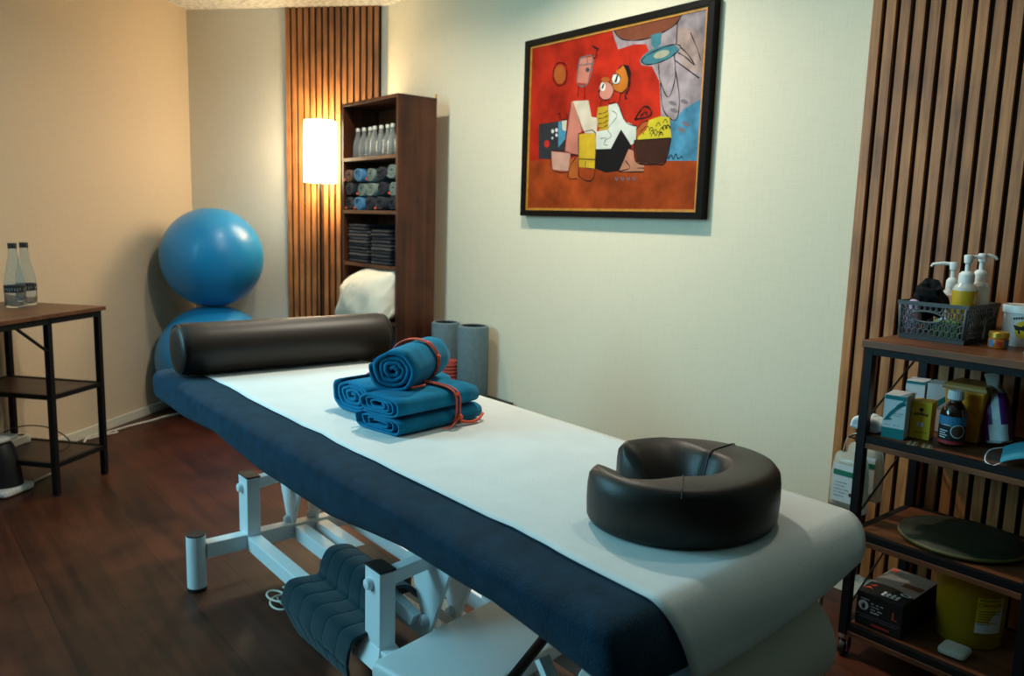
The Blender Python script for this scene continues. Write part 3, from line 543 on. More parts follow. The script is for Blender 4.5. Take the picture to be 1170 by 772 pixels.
# ------------------------------------------------------------------ treatment table
tb = thing('treatment_table', 'height-adjustable treatment table with white steel base under the navy cover', 'massage table', (1.02, 1.6, 0))
bm = bmesh.new(); rbox(bm, (.697, .665, .650), (1.343, 2.605, .692), .018, (6, 12, 3), warp=lambda p: V(p.x, p.y, p.z - max(0, .72 - p.y) ** 2 * 5)); obj('mattress', bm, M_LEATHER, tb, angle=None)
bm = bmesh.new()
for x in (.80, 1.24): beam(bm, (x, .75, .585), (x, 2.5, .585), .04, .045)
for y in (.78, 1.62, 2.47): beam(bm, (.80, y, .585), (1.24, y, .585), .04, .045)
obj('top_frame', bm, M_WHITEMETAL, tb, bevel=0.003)
XL, XI, XJ, XO = .9375, 1.10, 1.1775, 1.305
for y0 in (2.452, 1.592):
    for xc in (XL, XO):
        bm = bmesh.new(); box(bm, (xc - .0225, y0, .145), (xc + .0225, y0 + .075, .343))
        post = obj('post', bm, M_WHITEMETAL, tb, bevel=0.003)
        bm = bmesh.new(); box(bm, (xc - .024, y0 - .001, .3432), (xc + .024, y0 + .076, .348)); obj('end_cap', bm, M_BLACKPL, post, bevel=0.0015)
        s = -1 if xc == XL else 1
        bm = bmesh.new(); lathe(bm, [(.0, -.002), (.015, -.001), (.016, .006), (.013, .014), (.0, .017)], 16, basis((xc + s * .0225, y0 + .045, .305), (0, 1, 0), (0, 0, 1) if s > 0 else (0, 0, -1)))
        obj('bolt', bm, M_WHITEMETAL, post)
    for p, q in (((.957, y0 + .03, .318), (XI, y0 + .03, .335)), ((XO - .02, y0 + .03, .318), (XJ, y0 + .03, .335))):
        bm = bmesh.new(); beam(bm, p, q, .036, .036); obj('lift_arm', bm, M_WHITEMETAL, tb, bevel=0.003)
    for xc in (1.075, 1.16):                                    # tapering lift plates
        bm = bmesh.new()
        pl = [(y0 + .185, .44), (y0 + .052, .138), (y0 + .018, .138), (y0 - .115, .44), (y0 - .115, .56), (y0 + .185, .56)]
        loft(bm, [[V(xc, y, z) for y, z in pl], [V(xc + .012, y, z) for y, z in pl]])
        pt = obj('lift_plate', bm, M_WHITEMETAL, tb, bevel=0.002)
        bm = bmesh.new(); lathe(bm, [(.0, -.002), (.014, -.001), (.015, .008), (.011, .016), (.0, .018)], 16, basis((xc - .0005, y0 + .04, .162), (0, 1, 0), (0, 0, -1)))
        obj('bolt', bm, M_WHITEMETAL, pt)
    if y0 < 2:
        bm = bmesh.new(); beam(bm, (1.05, y0 + .05, .165), (1.02, y0 + .155, .215), .03, .034); obj('tie_bar', bm, M_WHITEMETAL, tb, bevel=0.003)
for xc in (XL, XI, XJ, XO):
    bm = bmesh.new(); box(bm, (xc - .0222, .95, .099), (xc + .0222, 2.455, .146)); obj('long_rail', bm, M_WHITEMETAL, tb, bevel=0.003)
for y0 in (2.456, .90):
    bm = bmesh.new(); box(bm, (.785, y0, .104), (1.455, y0 + .045, .154)); obj('cross_beam', bm, M_WHITEMETAL, tb, bevel=0.003)
    for x in (.757, 1.483):
        bm = bmesh.new(); cyl(bm, (x, y0 + .022, .012), (x, y0 + .022, .183), .0295, seg=28); ft = obj('foot', bm, M_WHITEMETAL, tb, bevel=0.001)
        bm = bmesh.new(); cyl(bm, (x, y0 + .022, .183), (x, y0 + .022, .187), .029, seg=28); obj('end_cap', bm, M_BLACKPL, ft)
        bm = bmesh.new(); cyl(bm, (x, y0 + .022, 0), (x, y0 + .022, .012), .030, seg=28); obj('rubber_foot', bm, M_BLACKPL, ft)
# flared socket under the nearer post
bm = bmesh.new()
loft(bm, [[V(x, y, .10) for x, y in ((.895, 1.57), (.99, 1.57), (.99, 1.69), (.895, 1.69))], [V(x, y, .15) for x, y in ((.914, 1.591), (.961, 1.591), (.961, 1.668), (.914, 1.668))]])
obj('post_socket', bm, M_WHITEMETAL, tb, bevel=0.002)
bm = bmesh.new(); rbox(bm, (1.02, 1.78, .16), (1.13, 2.02, .23), .015, (2, 3, 2))
obj('lift_motor', bm, M_BLACKPL, tb)
# padded white plank across the rails at the near end, gas spring over it
a = Vector((.98, .185, 0)).normalized(); b = V(a.y, -a.x, 0)
M = Matrix((a, b, V(0, 0, 1))).transposed().to_4x4(); M.translation = V(.836, 1.497, 0)
bm = bmesh.new(); rbox(bm, (0, 0, .150), (.56, .27, .192), .012, (4, 3, 1))
bm.transform(M); obj('padded_step', bm, M_VINYLWHITE, tb, angle=None)
bm = bmesh.new(); cyl(bm, (.93, 1.17, .215), (1.20, 1.268, .27), .012, seg=16); gs = obj('gas_spring', bm, M_BLACKMETAL, tb)
bm = bmesh.new(); cyl(bm, (1.20, 1.268, .27), (1.25, 1.286, .58), .006, seg=12)
obj('piston_rod', bm, M_CHROME, gs)
bm = bmesh.new(); cyl(bm, (1.30, .76, .48), (1.365, .718, .50), .005, seg=10); cyl(bm, (1.365, .718, .495), (1.365, .718, .528), .006, seg=12)
lv = obj('release_lever', bm, M_CHROME, tb)
bm = bmesh.new(); lathe(bm, [(.0, .0), (.009, .001), (.010, .014), (.0, .017)], 14, Matrix.Translation((1.365, .718, .526))); obj('lever_tip', bm, M_BLACKPL, lv)

# navy terry cover over the mattress
hemL = [(.58, .612), (.63, .622), (.86, .636), (1.125, .628), (1.41, .596), (1.70, .600), (1.88, .612), (2.04, .626), (2.33, .607), (2.64, .607)]
def lerp_tab(t, x):
    if x <= t[0][0]: return t[0][1]
    for (a, b), (c, d) in zip(t, t[1:]):
        if x <= c: return b + (d - b) * (x - a) / (c - a)
    return t[-1][1]
def endsh(x, y): return .016 * max(0, min(1, (x - .79) / .54)) ** 2 * max(0, min(1, (.75 - y) / .12))
def endz(y):
    """how far the padded near end has rounded off at y"""
    k = max(0, min(.97, (.650 - y) / .046)); return .068 * (1 - math.sqrt(1 - k * k))
def warp_cover(p):
    f = max(0, min(1, (.70 - p.z) / .09))
    s = 1 if p.x > 1.02 else -1
    hem = lerp_tab(hemL, p.y) if s < 0 else (.60 if p.y > .75 else .645)
    z = .702 - (.702 - hem) * ((.702 - p.z) / .1)
    n = noise.noise(p * 7.0) * .006 + noise.noise(p * 19) * .002
    e = f if abs(p.x - 1.02) > .30 or p.y > 2.55 else 0
    px = p.x - .06 * max(0, (.80 - p.y) / .18) ** 2 * max(0, (p.x - 1.2) / .16)
    y0 = p.y; p = Vector((px, p.y + endsh(p.x, p.y), p.z))
    z -= max(0, endz(y0)) * max(0, min(1, (z - .60) / .1))
    return Vector((p.x + s * (n * e + .006 * e * math.sin(p.y * 4.0)), p.y, z + n * e * .5 - .0015 + noise.noise(p * 5) * .001))
bm = bmesh.new()
rbox(bm, (.679, .605, .602), (1.361, 2.632, .702), (.035, .035, .032), (14, 60, 4), keep=lambda ax, hi: not (ax == 2 and not hi), warp=warp_cover)
bmesh.ops.delete(bm, geom=[f for f in bm.faces if f.calc_center_median().z < .595 and abs(f.normal.z) > .8], context='FACES')
tag(obj('table_cover', bm, M_TERRY, loc=(1.02, 1.6, .6), angle=None, solid=.005), 'navy blue terry cover fitted over the treatment table mattress', 'table cover')

# paper: strip over the top, down the near end, onto the roll below
pr = thing('couch_paper', 'white paper sheet on the navy treatment table with its roll below', 'paper sheet', (1.05, .66, .40))
path = [(2.60, .7065), (2.3, .7065), (1.8, .7065), (1.3, .7065), (.9, .7065), (.70, .7065)]
path[-2:] = [(.9, .7065), (.84, .7065), (.80, .7065), (.77, .7065), (.745, .7065), (.725, .7065), (.71, .7065), (.695, .7065), (.68, .7065), (.667, .7065), (.655, .7065)]
path += [(.655 - .061 * math.sin(t), .7065 - .098 * (1 - math.cos(t))) for t in [PI / 2 * i / 9 for i in range(1, 10)]]
path += [(.598, .594), (.615, .586), (.66, .583), (.70, .5815)]
P2 = smooth_path([V(0, y, z) for y, z in path], 6)
bm = bmesh.new(); nx = 26; rows = []
for q in P2:
    row = []
    on = q.y > .71
    edge = .782 + (.010 * wob(q.y * 6.0, 1) + .006 * wob(q.y * 17, 2)) * max(0, min(1, (q.y - .70) / .15))
    xr = 1.331 + .004 * wob(q.y * 5, 3) - .012 * max(0, min(1, (q.y - 2.0) / .3))
    if q.y < .66:
        k = min(1, (.7065 - q.z) / .1); xr -= .045 * k; edge += .030 * k
    for i in range(nx + 1):
        t = i / nx; x = edge + (xr - edge) * t
        z = q.z + .0008 * noise.noise(V(x * 6, q.y * 6, 0)) + .0012 * max(0, min(1, (q.y - .72) / .2)) * noise.noise(V(x * 2.5, q.y * 11, 3))
        yy = q.y + endsh(x, q.y) + .004 * noise.noise(V(x * 8, q.z * 8, 5)) * max(0, min(1, (.69 - q.z) / .04))
        z += max(0, .7065 - q.z) * .40 * t * t
        row.append(V(x, yy, z))
    rows.append(row)
loft(bm, rows, close=False, caps=False)
obj('sheet', bm, M_PAPER, pr, angle=None, solid=.0008)
bm = bmesh.new()
RY, RZ, RR = .703, .490, .0895
lathe(bm, [(.022, .0), (RR - .004, .0), (RR, .004), (RR, .446), (RR - .004, .45), (.022, .45), (.022, .0)], 44, basis((.79, RY, RZ), (0, 1, 0), (0, 0, 1)))
rl = obj('roll', bm, M_PAPERROLL, pr)
bm = bmesh.new(); cyl(bm, (.72, RY, RZ), (1.31, RY, RZ), .012, seg=16)
for x in (.722, 1.308): beam(bm, (x, RY, RZ - .012), (x, .79, .575), .012, .02, up=(1, 0, 0))
obj('roll_holder', bm, M_WHITEMETAL, tb)

# ------------------------------------------------------------------ bolster and face cushion
bo = thing('bolster', 'long black vinyl bolster lying across the far end of the table', 'bolster', (1.05, 2.43, .707))
bm = bmesh.new(); R = .079
prof = [(.0, -.352), (.05, -.351), (.068, -.347), (.076, -.338)] + [(R, -.325 + .65 * i / 10) for i in range(11)] + [(.076, .338), (.068, .347), (.05, .351), (.0, .352)]
BM = basis((1.055, 2.435, .7085 + R), (0, 1, 0.0), (0, 0, 1), (1, -.03, 0)); 
lathe(bm, prof, 40, BM); obj('bolster_body', bm, M_LEATHER, bo, angle=None)
for x in (-.343, .343):
    bm = bmesh.new(); tube(bm, [BM @ V(.0735 * math.cos(t), .0735 * math.sin(t), x) for t in [2 * PI * i / 40 for i in range(40)]], .0028, 8, True); obj('piping', bm, M_LEATHERSEAM, bo)

fc = thing('face_cushion', 'black vinyl horseshoe face cushion at the near end of the table', 'cushion', (1.065, .82, .708))
def fc_ring(th, k=1.0):
    """section of the cushion at angle th; k shrinks it at the tips"""
    slope = 0.5 + 0.5 * math.cos(th - math.radians(120)); slope = min(1, max(0, (slope - .36) / .42)); slope = slope * slope * (3 - 2 * slope)
    ti = .026 + .062 * slope
    sec = [(.004, .006), (.0 + .12 * ti, .022), (.35 * ti, .052), (.75 * ti, .082), (ti, .092), (ti + .010, .0955), (.094 if ti < .085 else .1, .0955), (.106, .092), (.1135, .083), (.116, .066), (.1165, .04), (.115, .012), (.110, .002), (.02, .0)]
    cx, cz = .068, .046
    out = []
    for r, z in sec:
        r = cx + (r - cx) * k; z = cz + (z - cz) * (k if k > .8 else .8 * 1 + (k - .8) * .6)
        rr = .054 + r
        out.append(V(1.062 + 1.045 * rr * math.cos(th), .822 + .90 * rr * math.sin(th), .7085 + max(z, .0)))
    return out
th0, th1 = math.radians(96), math.radians(142 - 360)
n = 72; rings = []
for i in range(n + 1):
    t = i / n; k = 1.0; e = min(t, 1 - t)
    if e < .03: k = .45 + .55 * math.sqrt(1 - (1 - e / .03) ** 2)
    rings.append(fc_ring(th0 + (th1 - th0) * t, k))
bm = bmesh.new(); loft(bm, rings); obj('cushion_body', bm, M_LEATHER, fc, angle=None)
for deg in (6, -138):
    bm = bmesh.new(); r = fc_ring(math.radians(deg)); tube(bm, [p + V(0, 0, .0006) for p in smooth_path(r[2:9], 4)], .0011, 6); obj('seam', bm, M_LEATHERSEAM, fc)
    
# ------------------------------------------------------------------ towels
def spiral(bm, L, rx, rz, turns, sq=2.0, s0=.12, seed=0, nax=9, fill=.82, tele=.004, mi=0, spt=34):
    """a sheet wound on itself, axis along X, resting on z=0"""
    N = int(turns * spt); mid = []
    for k in range(N + 1):
        th = 2 * PI * turns * k / N + seed; s = s0 + (1 - s0) * k / N
        c, sn = math.cos(th), math.sin(th)
        x = math.copysign(abs(c) ** (2 / sq), c); z = math.copysign(abs(sn) ** (2 / sq), sn)
        j = 1 + .22 * noise.noise(V(c * 1.7, sn * 1.7, s * 2.2 + seed)) * (1.25 - s) + .05 * noise.noise(V(c * 4, sn * 4, s * 7 + seed)) * (1.2 - s)
        mid.append(V(0, x * rx * s * j, z * rz * s * j))
    gap = (1 - s0) * min(rx, rz) / turns * fill
    prof = []
    for k in range(N + 1):
        d = (mid[min(k + 1, N)] - mid[max(k - 1, 0)]); d = V(0, d.y, d.z)
        if d.length < 1e-9: d = V(0, 1, 0)
        d.normalize(); nrm = V(0, d.z, -d.y); w = gap / 2 * (1 if k < N - 2 else .5)
        prof.append((mid[k] + nrm * w, mid[k] - nrm * w))
    grid = []
    for a in range(nax):
        t = a / (nax - 1); row = []
        for k in range(N + 1):
            s = k / N; u = (t - .5)
            ex = (tele * noise.noise(V(s * turns * 1.3, seed, 9 * (u > 0))) - (.006 * s ** 3)) * (abs(u) * 2) ** 3
            x = u * L + math.copysign(ex, u) if u else 0
            sc = 1 - .03 * (abs(u) * 2) ** 6 + .012 * noise.noise(V(t * 4, s * turns, seed))
            row.append([bm.verts.new(V(x, p.y * sc, rz * 1.03 + p.z * sc)) for p in prof[k]])
        grid.append(row)
    for a in range(nax - 1):
        for k in range(N):
            for side in (0, 1):
                bm.faces.new((grid[a][k][side], grid[a][k + 1][side], grid[a + 1][k + 1][side], grid[a + 1][k][side])).material_index = mi
        for k in (0, N):
            bm.faces.new((grid[a][k][0], grid[a][k][1], grid[a + 1][k][1], grid[a + 1][k][0])).material_index = mi
    for a in (0, nax - 1):
        for k in range(N):
            bm.faces.new((grid[a][k][0], grid[a][k][1], grid[a][k + 1][1], grid[a][k + 1][0])).material_index = mi
def band_loop(ry, rz, zc, sq, x, off=.0):
    return [V(x + off * math.sin(t), math.copysign(abs(math.cos(t)) ** (2 / sq), math.cos(t)) * ry, zc + math.copysign(abs(math.sin(t)) ** (2 / sq), math.sin(t)) * rz) for t in [2 * PI * i / 48 for i in range(48)]]
def banded(t, M, ry, rz, zc, sq, x):
    bm = bmesh.new()
    for dx in (-.006, .006): tube(bm, band_loop(ry, rz, zc, sq, x + dx), .0022, 8, True)
    bm.transform(M); bd = obj('elastic_band', bm, M_ORANGE, t)
    bm = bmesh.new(); A = band_loop(ry + .0004, rz + .0004, zc, sq, x - .005); B = band_loop(ry + .0004, rz + .0004, zc, sq, x + .005)
    vs = [[bm.verts.new(p) for p in A], [bm.verts.new(p) for p in B]]
    for i in range(48): bm.faces.new((vs[0][i], vs[0][(i + 1) % 48], vs[1][(i + 1) % 48], vs[1][i]))
    bm.transform(M); obj('band_stripe', bm, M_BANDNAVY, bd, recalc=False)
    return bd
ZT = .7085
# front bundle: two folded towels held by one band
c = V(1.030, 1.592, ZT); ax = V(.985, .17, 0).normalized(); M = basis(c, ax, V(-ax.y, ax.x, 0))
t = thing('towel_bundle', 'banded bundle of two folded blue towels, nearest in the towel stack', 'towels', tuple(c))
bm = bmesh.new(); spiral(bm, .265, .082, .019, 3, 4.5, .25, .4, fill=.86); bm.transform(M); obj('folded_towel', bm, M_TOWELBLUE, t, angle=None)
bm = bmesh.new(); spiral(bm, .255, .079, .0240, 3.5, 3.2, .2, 2.1, fill=.86); bm.transform(M @ Matrix.Translation((-.004, .004, .0375))); obj('folded_towel', bm, M_TOWELBLUE, t, angle=None)
bd = banded(t, M, .086, .0450, .0455, 4.0, .038)
bm = bmesh.new(); lathe(bm, [(.0, -.007), (.006, -.004), (.007, .0), (.005, .006), (.0, .008)], 12, M @ basis((.040, -.090, .022), (1, 0, 0), (0, 0, 1))); obj('band_knot', bm, M_ORANGE, bd)
bm = bmesh.new(); lathe(bm, [(.0, -.006), (.005, -.003), (.006, .0), (.0, .006)], 12, M @ basis((.038, -.080, .074), (1, 0, 0), (0, 0, 1))); obj('band_knot', bm, M_ORANGE, bd)
bm = bmesh.new(); tube(bm, [M @ p for p in smooth_path([V(.04, -.09, .012), V(.07, -.097, .005), V(.10, -.095, .008), V(.128, -.083, .014)], 6)], .0035, 8)
obj('band_tail', bm, M_ORANGE, bd)
bm = bmesh.new(); tube(bm, [M @ p for p in smooth_path([V(.036, -.09, .02), V(.01, -.095, .006), V(-.02, -.094, .004)], 6)], .002, 8)
obj('band_tail', bm, M_ORANGE, bd)
# left bundle behind it
c = V(1.068, 1.782, ZT); ax = V(.99, .12, 0).normalized(); M = basis(c, ax, V(-ax.y, ax.x, 0))
t = thing('towel_bundle', 'banded blue towel bundle at the back left of the towel stack', 'towels', tuple(c))
bm = bmesh.new(); spiral(bm, .27, .080, .041, 4.0, 2.9, .12, 1.2, fill=.84); bm.transform(M); obj('rolled_towel', bm, M_TOWELBLUE, t, angle=None)
bd = banded(t, M, .085, .0445, .0425, 2.9, -.035)
bm = bmesh.new(); tube(bm, [M @ p for p in smooth_path([V(-.055, -.086, .03), V(-.062, -.095, .012), V(-.055, -.097, .004), V(-.049, -.092, .02)], 6)], .0022, 8); obj('band_knot', bm, M_ORANGE, bd)
# rolled towel on top
c = V(1.055, 1.680, ZT + .078); ax = V(.80, .60, 0).normalized(); M = basis(c, ax, V(-ax.y, ax.x, 0))
t = thing('towel_roll', 'rolled blue towel with orange band lying on top of the towel stack', 'towel', tuple(c))
bm = bmesh.new(); spiral(bm, .250, .060, .052, 4.0, 2.15, .10, .2, fill=.80, tele=.008); bm.transform(M); obj('rolled_towel', bm, M_TOWELBLUE, t, angle=None)
bd = banded(t, M, .0635, .0555, .0537, 2.1, .022)
for q in (V(.022, -.036, .101), V(.022, -.062, .069)):
    bm = bmesh.new(); lathe(bm, [(.0, -.006), (.006, -.003), (.006, .003), (.0, .006)], 12, M @ basis(q, (1, 0, 0), (0, 1, .5))); obj('band_knot', bm, M_ORANGE, bd)
bm = bmesh.new(); tube(bm, [M @ V(x, -.052 - .010 * math.sin(x * 60), .014) for x in [-.12 + .012 * i for i in range(5)]], .003, 8)
obj('band_tail', bm, M_ORANGE, bd)

# quilted towel draped over the base rails
sec = [(1.10, .185), (1.06, .232), (1.0, .238), (.975, .20), (.968, .162), (.94, .1575), (.905, .157), (.885, .146), (.876, .11), (.872, .075), (.870, .045)]
sp = smooth_path([V(x, 0, z) for x, z in sec], 6)
bm = bmesh.new(); rows = []; lines = []
nY = 132
for i, q in enumerate(sp):
    s = i / (len(sp) - 1); row = []
    y1 = 1.98 + .12 * s + .02 * math.sin(s * 7); y0 = 1.675 - .02 * s
    if s > .86: y1 -= .16 * (s - .86) / .14
    for k in range(nY + 1):
        v = k / nY; y = y0 + (y1 - y0) * v
        ridge = abs(math.sin(v * PI * 5.5 + .5)) ** .22 * .0075 * (1 if s < .9 else 1 - (s - .9) * 6)
        wv = .012 * math.sin(s * 9 + v * 2)
        z = q.z + ridge * .8 + (.012 * (1 - v) if s > .9 else 0)
        row.append(V(q.x - ridge * .7, y + wv, max(z, .006)))
    rows.append(row)
loft(bm, rows, close=False, caps=False)
tag(obj('draped_towel', bm, M_TOWELTEAL, loc=(.95, 1.85, .16), angle=None, solid=.008), 'dark teal ribbed towel draped over the rails under the table', 'towel')
# lead coiled on the floor
bm = bmesh.new(); pts = []
for i in range(60):
    a = 2 * PI * i / 18; r = .045 + .010 * math.sin(i * .5); pts.append(V(.935 + r * .75 * math.cos(a) + .02 * math.sin(i * .13), 2.205 + r * 1.25 * math.sin(a), .006 + .0006 * i))
pts += [V(1.0, 2.2, .03), V(1.04, 2.12, .01), V(1.06, 2.0, .006)]
tube(bm, smooth_path(pts, 3), .0032, 7); tag(obj('coiled_lead', bm, M_CABLEW, loc=(.935, 2.205, 0)), 'white lead coiled on the floor beside the teal towel', 'cable')
# ------------------------------------------------------------------ bookcase
BX0, BX1, BY0, BY1, BZ = 2.162, 2.398, 3.600, 4.212, 1.823
bc = thing('bookcase', 'tall narrow dark brown bookcase with open shelves in the back corner', 'bookcase', (2.28, 3.906, 0))
for y in (BY0, BY1 - .018):
    bm = bmesh.new(); box(bm, (BX0, y, 0), (BX1, y + .018, BZ - .018)); obj('side_panel', bm, M_SHELFWOOD, bc, bevel=0.001)
bm = bmesh.new(); box(bm, (BX0, BY0, BZ - .018), (BX1, BY1, BZ)); obj('top_board', bm, M_SHELFWOOD, bc, bevel=0.001)
bm = bmesh.new(); box(bm, (BX1 - .006, BY0 + .018, .05), (BX1 - .001, BY1 - .018, BZ - .018)); obj('back_panel', bm, M_SHELFWOOD, bc)
SHZ = [1.521, 1.231, .9375, .645, .35, .06]
for z in SHZ:
    bm = bmesh.new(); box(bm, (BX0 + .001, BY0 + .018, z - .018), (BX1 - .006, BY1 - .018, z)); obj('shelf_board', bm, M_RUSTIC, bc, bevel=0.001)
bm = bmesh.new(); beam(bm, (BX1 - .002, BY0 + .006, BZ), (BX1 - .002, BY0 + .006, BZ + .022), .004, .010, up=(1, 0, 0)); obj('wall_bracket', bm, M_GOLD, bc)

# bottles on its top shelf
bt = thing('glass_bottle', 'x', 'bottle', (0, 0, 0), 'clear bottles on the bookcase top shelf')
bm = bmesh.new(); lathe(bm, [(.0, .001), (.026, .001), (.0285, .006), (.0285, .062), (.026, .085), (.018, .112), (.0125, .132), (.0118, .148), (.0095, .148), (.0105, .130), (.016, .108), (.0235, .084), (.026, .06), (.026, .007), (.0, .005)], 24)
obj('glass_body', bm, mat('bottle_clear', (.86, .88, .84), .05, trans=.84, ior=1.25), bt, angle=None)
bm = bmesh.new(); lathe(bm, [(.0, .167), (.011, .1665), (.0128, .162), (.0128, .1485), (.0, .1485)], 18); obj('bottle_cap', bm, mat('cap_silver', (.75, .74, .66), .35, metal=.2), bt)
ordn = ['leftmost', 'second from the left', 'third from the left', 'fourth from the left', 'fifth from the left', 'sixth from the left', 'seventh from the left', 'rightmost']
for i in range(8):
    p = (2.220 + .004 * (i % 3), 4.128 - .0635 * i, SHZ[0])
    lab = 'clear capped bottle on the bookcase top shelf, ' + ordn[i]
    if i == 0: bt.location = p; bt['label'] = lab
    else: dup(bt, p, rnd.uniform(0, 3), lab, 'clear bottles on the bookcase top shelf')

# rolled towels, three rows on the second shelf
protos = {}
cols = {'grey-green': M_GREENTOWEL, 'brown': M_BROWNTOWEL, 'charcoal': M_DARKTOWEL, 'blue': M_MIDBLUETOWEL}
rows = [['charcoal', 'blue', 'charcoal', 'charcoal', 'charcoal'], ['charcoal', 'grey-green', 'grey-green', 'charcoal', 'grey-green'], ['brown', 'blue', 'grey-green', 'charcoal', 'grey-green']]
rn = ['bottom', 'middle', 'top']; cn = ['far left', 'second from the left', 'in the middle', 'second from the right', 'far right']
for r in range(3):
    for c in range(5):
        col = rows[r][c]; lab = '%s rolled towel in the %s row on the bookcase, %s' % (col, rn[r], cn[c])
        p = (2.275 + rnd.uniform(-.008, .008), 4.145 - .1165 * c - (.0 if r != 1 else .008), SHZ[1] + .001 + .0785 * r + (.012 if (r == 2 and c == 4) else 0))
        if col not in protos:
            t = thing('rolled_towel', lab, 'towel', (0, 0, 0), 'rolled towels on the bookcase')
            bm = bmesh.new(); spiral(bm, .20, .054, .036, 2.5, 2.3, .15, len(protos) + .6, nax=5, fill=.8, tele=.006, spt=22); obj('towel_roll', bm, cols[col], t, angle=None)
            bm = bmesh.new(); lathe(bm, [(.0, -.006), (.007, -.003), (.007, .003), (.0, .006)], 10, basis((-.108, .030, .012), (0, 1, 0), (0, 0, 1))); obj('orange_tag', bm, M_ORANGE, t)
            t.location = p; protos[col] = t
        else: 
            d_ = dup(protos[col], p, rnd.uniform(-.06, .06), lab, 'rolled towels on the bookcase')
            if (r * 5 + c) % 3:
                for ch in list(d_.children):
                    if ch.name.startswith('orange_tag'): bpy.data.objects.remove(ch)
# folded towels, two stacks on the third shelf
def folded(name, lab, m, loc, sx, sy, sz, seed, group, rz=0):
    bm = bmesh.new()
    for k in range(2):
        def w(p, k=k): return p + V(.004 * noise.noise(p * 12 + V(seed, 0, 0)), .004 * noise.noise(p * 12 + V(0, seed, 0)), .0015 * noise.noise(p * 14 + V(seed, k, 0)))
        rbox(bm, (-sx / 2 + .003 * k, -sy / 2, sz / 2 * k + .001), (sx / 2, sy / 2 - .004 * k, sz / 2 * (k + 1) - .0005), (.008, .008, sz / 4.3), (3, 4, 1), warp=w)
    o = obj(name, bm, m, angle=None); o.location = loc; o.rotation_euler = (0, 0, rz)
    return tag(o, lab, 'towel', group)
lv = ['bottom', 'second from the bottom', 'third from the bottom', 'third from the top', 'second from the top', 'top']
for s, y in ((0, 4.055), (1, 3.80)):
    z = SHZ[2] + .001
    for k in range(6 if s == 0 else 5):
        h = .036 if s == 0 else .038
        m = M_DARKTOWEL2 if (s == 0 and k in (1, 3, 4)) or (s == 1 and k == 2) else M_DARKTOWEL
        nm = lv[k] if s == 0 else ['bottom', 'second from the bottom', 'middle', 'second from the top', 'top'][k]
        folded('folded_towel', 'dark folded towel, %s in the %s stack on the bookcase' % (nm, 'left' if s == 0 else 'right'), m, (2.272, y + rnd.uniform(-.006, .006), z), .20, .215 if s == 0 else .20, h, k * 3 + s * 17, 'dark folded towels on the bookcase', rnd.uniform(-.03, .03))
        z += h
# pillow bulging out of the fourth shelf
def wp(p):
    q = Vector(p); u = (p.y - 3.88) / .26; v = (p.z - .785) / .135; w = (p.x - 2.21) / .12
    th = (1 - min(1, abs(u)) ** 3) * (1 - min(1, abs(v)) ** 3)
    q.x = 2.21 + (p.x - 2.21) * (.45 + .55 * th)
    low = max(0, -v * .5 + .5)
    q.x -= .085 * low; q.y += .035 * low * max(0, u)
    if v > .2 and u > .1: q.y -= .16 * (v - .2) * (u - .1)
    q += V(.020 * noise.noise(p * 8), .010 * noise.noise(p * 11), .012 * noise.noise(p * 7)) + V(.020 * abs(noise.noise(V(u * 4.5 + v * 2.0, v * 1.0, 4))) ** .6, 0, 0)
    if q.x < 2.145 and v < 0: q.z -= .055 * (-v) * min(1, (2.145 - q.x) / .05)
    return q
bm = bmesh.new(); rbox(bm, (2.09, 3.628, .654), (2.33, 4.15, .915), (.085, .05, .05), (6, 24, 14), warp=wp)
tag(obj('pillow', bm, M_PILLOW, loc=(2.21, 3.88, .655), angle=None), 'cream pillow bulging out of the bookcase behind the black bolster', 'pillow')
folded('folded_blanket', 'blue folded cloth low in the bookcase, right of the bolster', mat('cloth_royal', (.01, .06, .22), .9), (2.262, 3.75, .351), .19, .24, .16, 5, None)

# ------------------------------------------------------------------ floor lamp
LX, LY = 2.150, 4.467
fl = thing('floor_lamp', 'lit floor lamp with white drum shade in front of the back slats', 'lamp', (LX, LY, 0))
bm = bmesh.new(); lathe(bm, [(.0, 0), (.115, 0), (.118, .006), (.112, .014), (.0, .018)], 32, Matrix.Translation((LX, LY, 0))); obj('lamp_base', bm, M_BLACKMETAL, fl)
bm = bmesh.new(); cyl(bm, (LX, LY, .016), (LX, LY, 1.50), .0085, seg=14); obj('pole', bm, M_BLACKMETAL, fl)
bm = bmesh.new(); lathe(bm, [(.093, 1.392), (.094, 1.40), (.0935, 1.57), (.090, 1.742), (.089, 1.747), (.0875, 1.742), (.091, 1.57), (.0915, 1.40), (.091, 1.392), (.093, 1.392)], 40, Matrix.Translation((LX, LY, 0))); obj('lamp_shade', bm, M_SHADE, fl)
bm = bmesh.new()
for k in range(3):
    a = k * 2 * PI / 3; cyl(bm, (LX, LY, 1.43), (LX + .0915 * math.cos(a), LY + .0915 * math.sin(a), 1.43), .002, seg=6)
obj('shade_spider', bm, M_CHROME, fl)

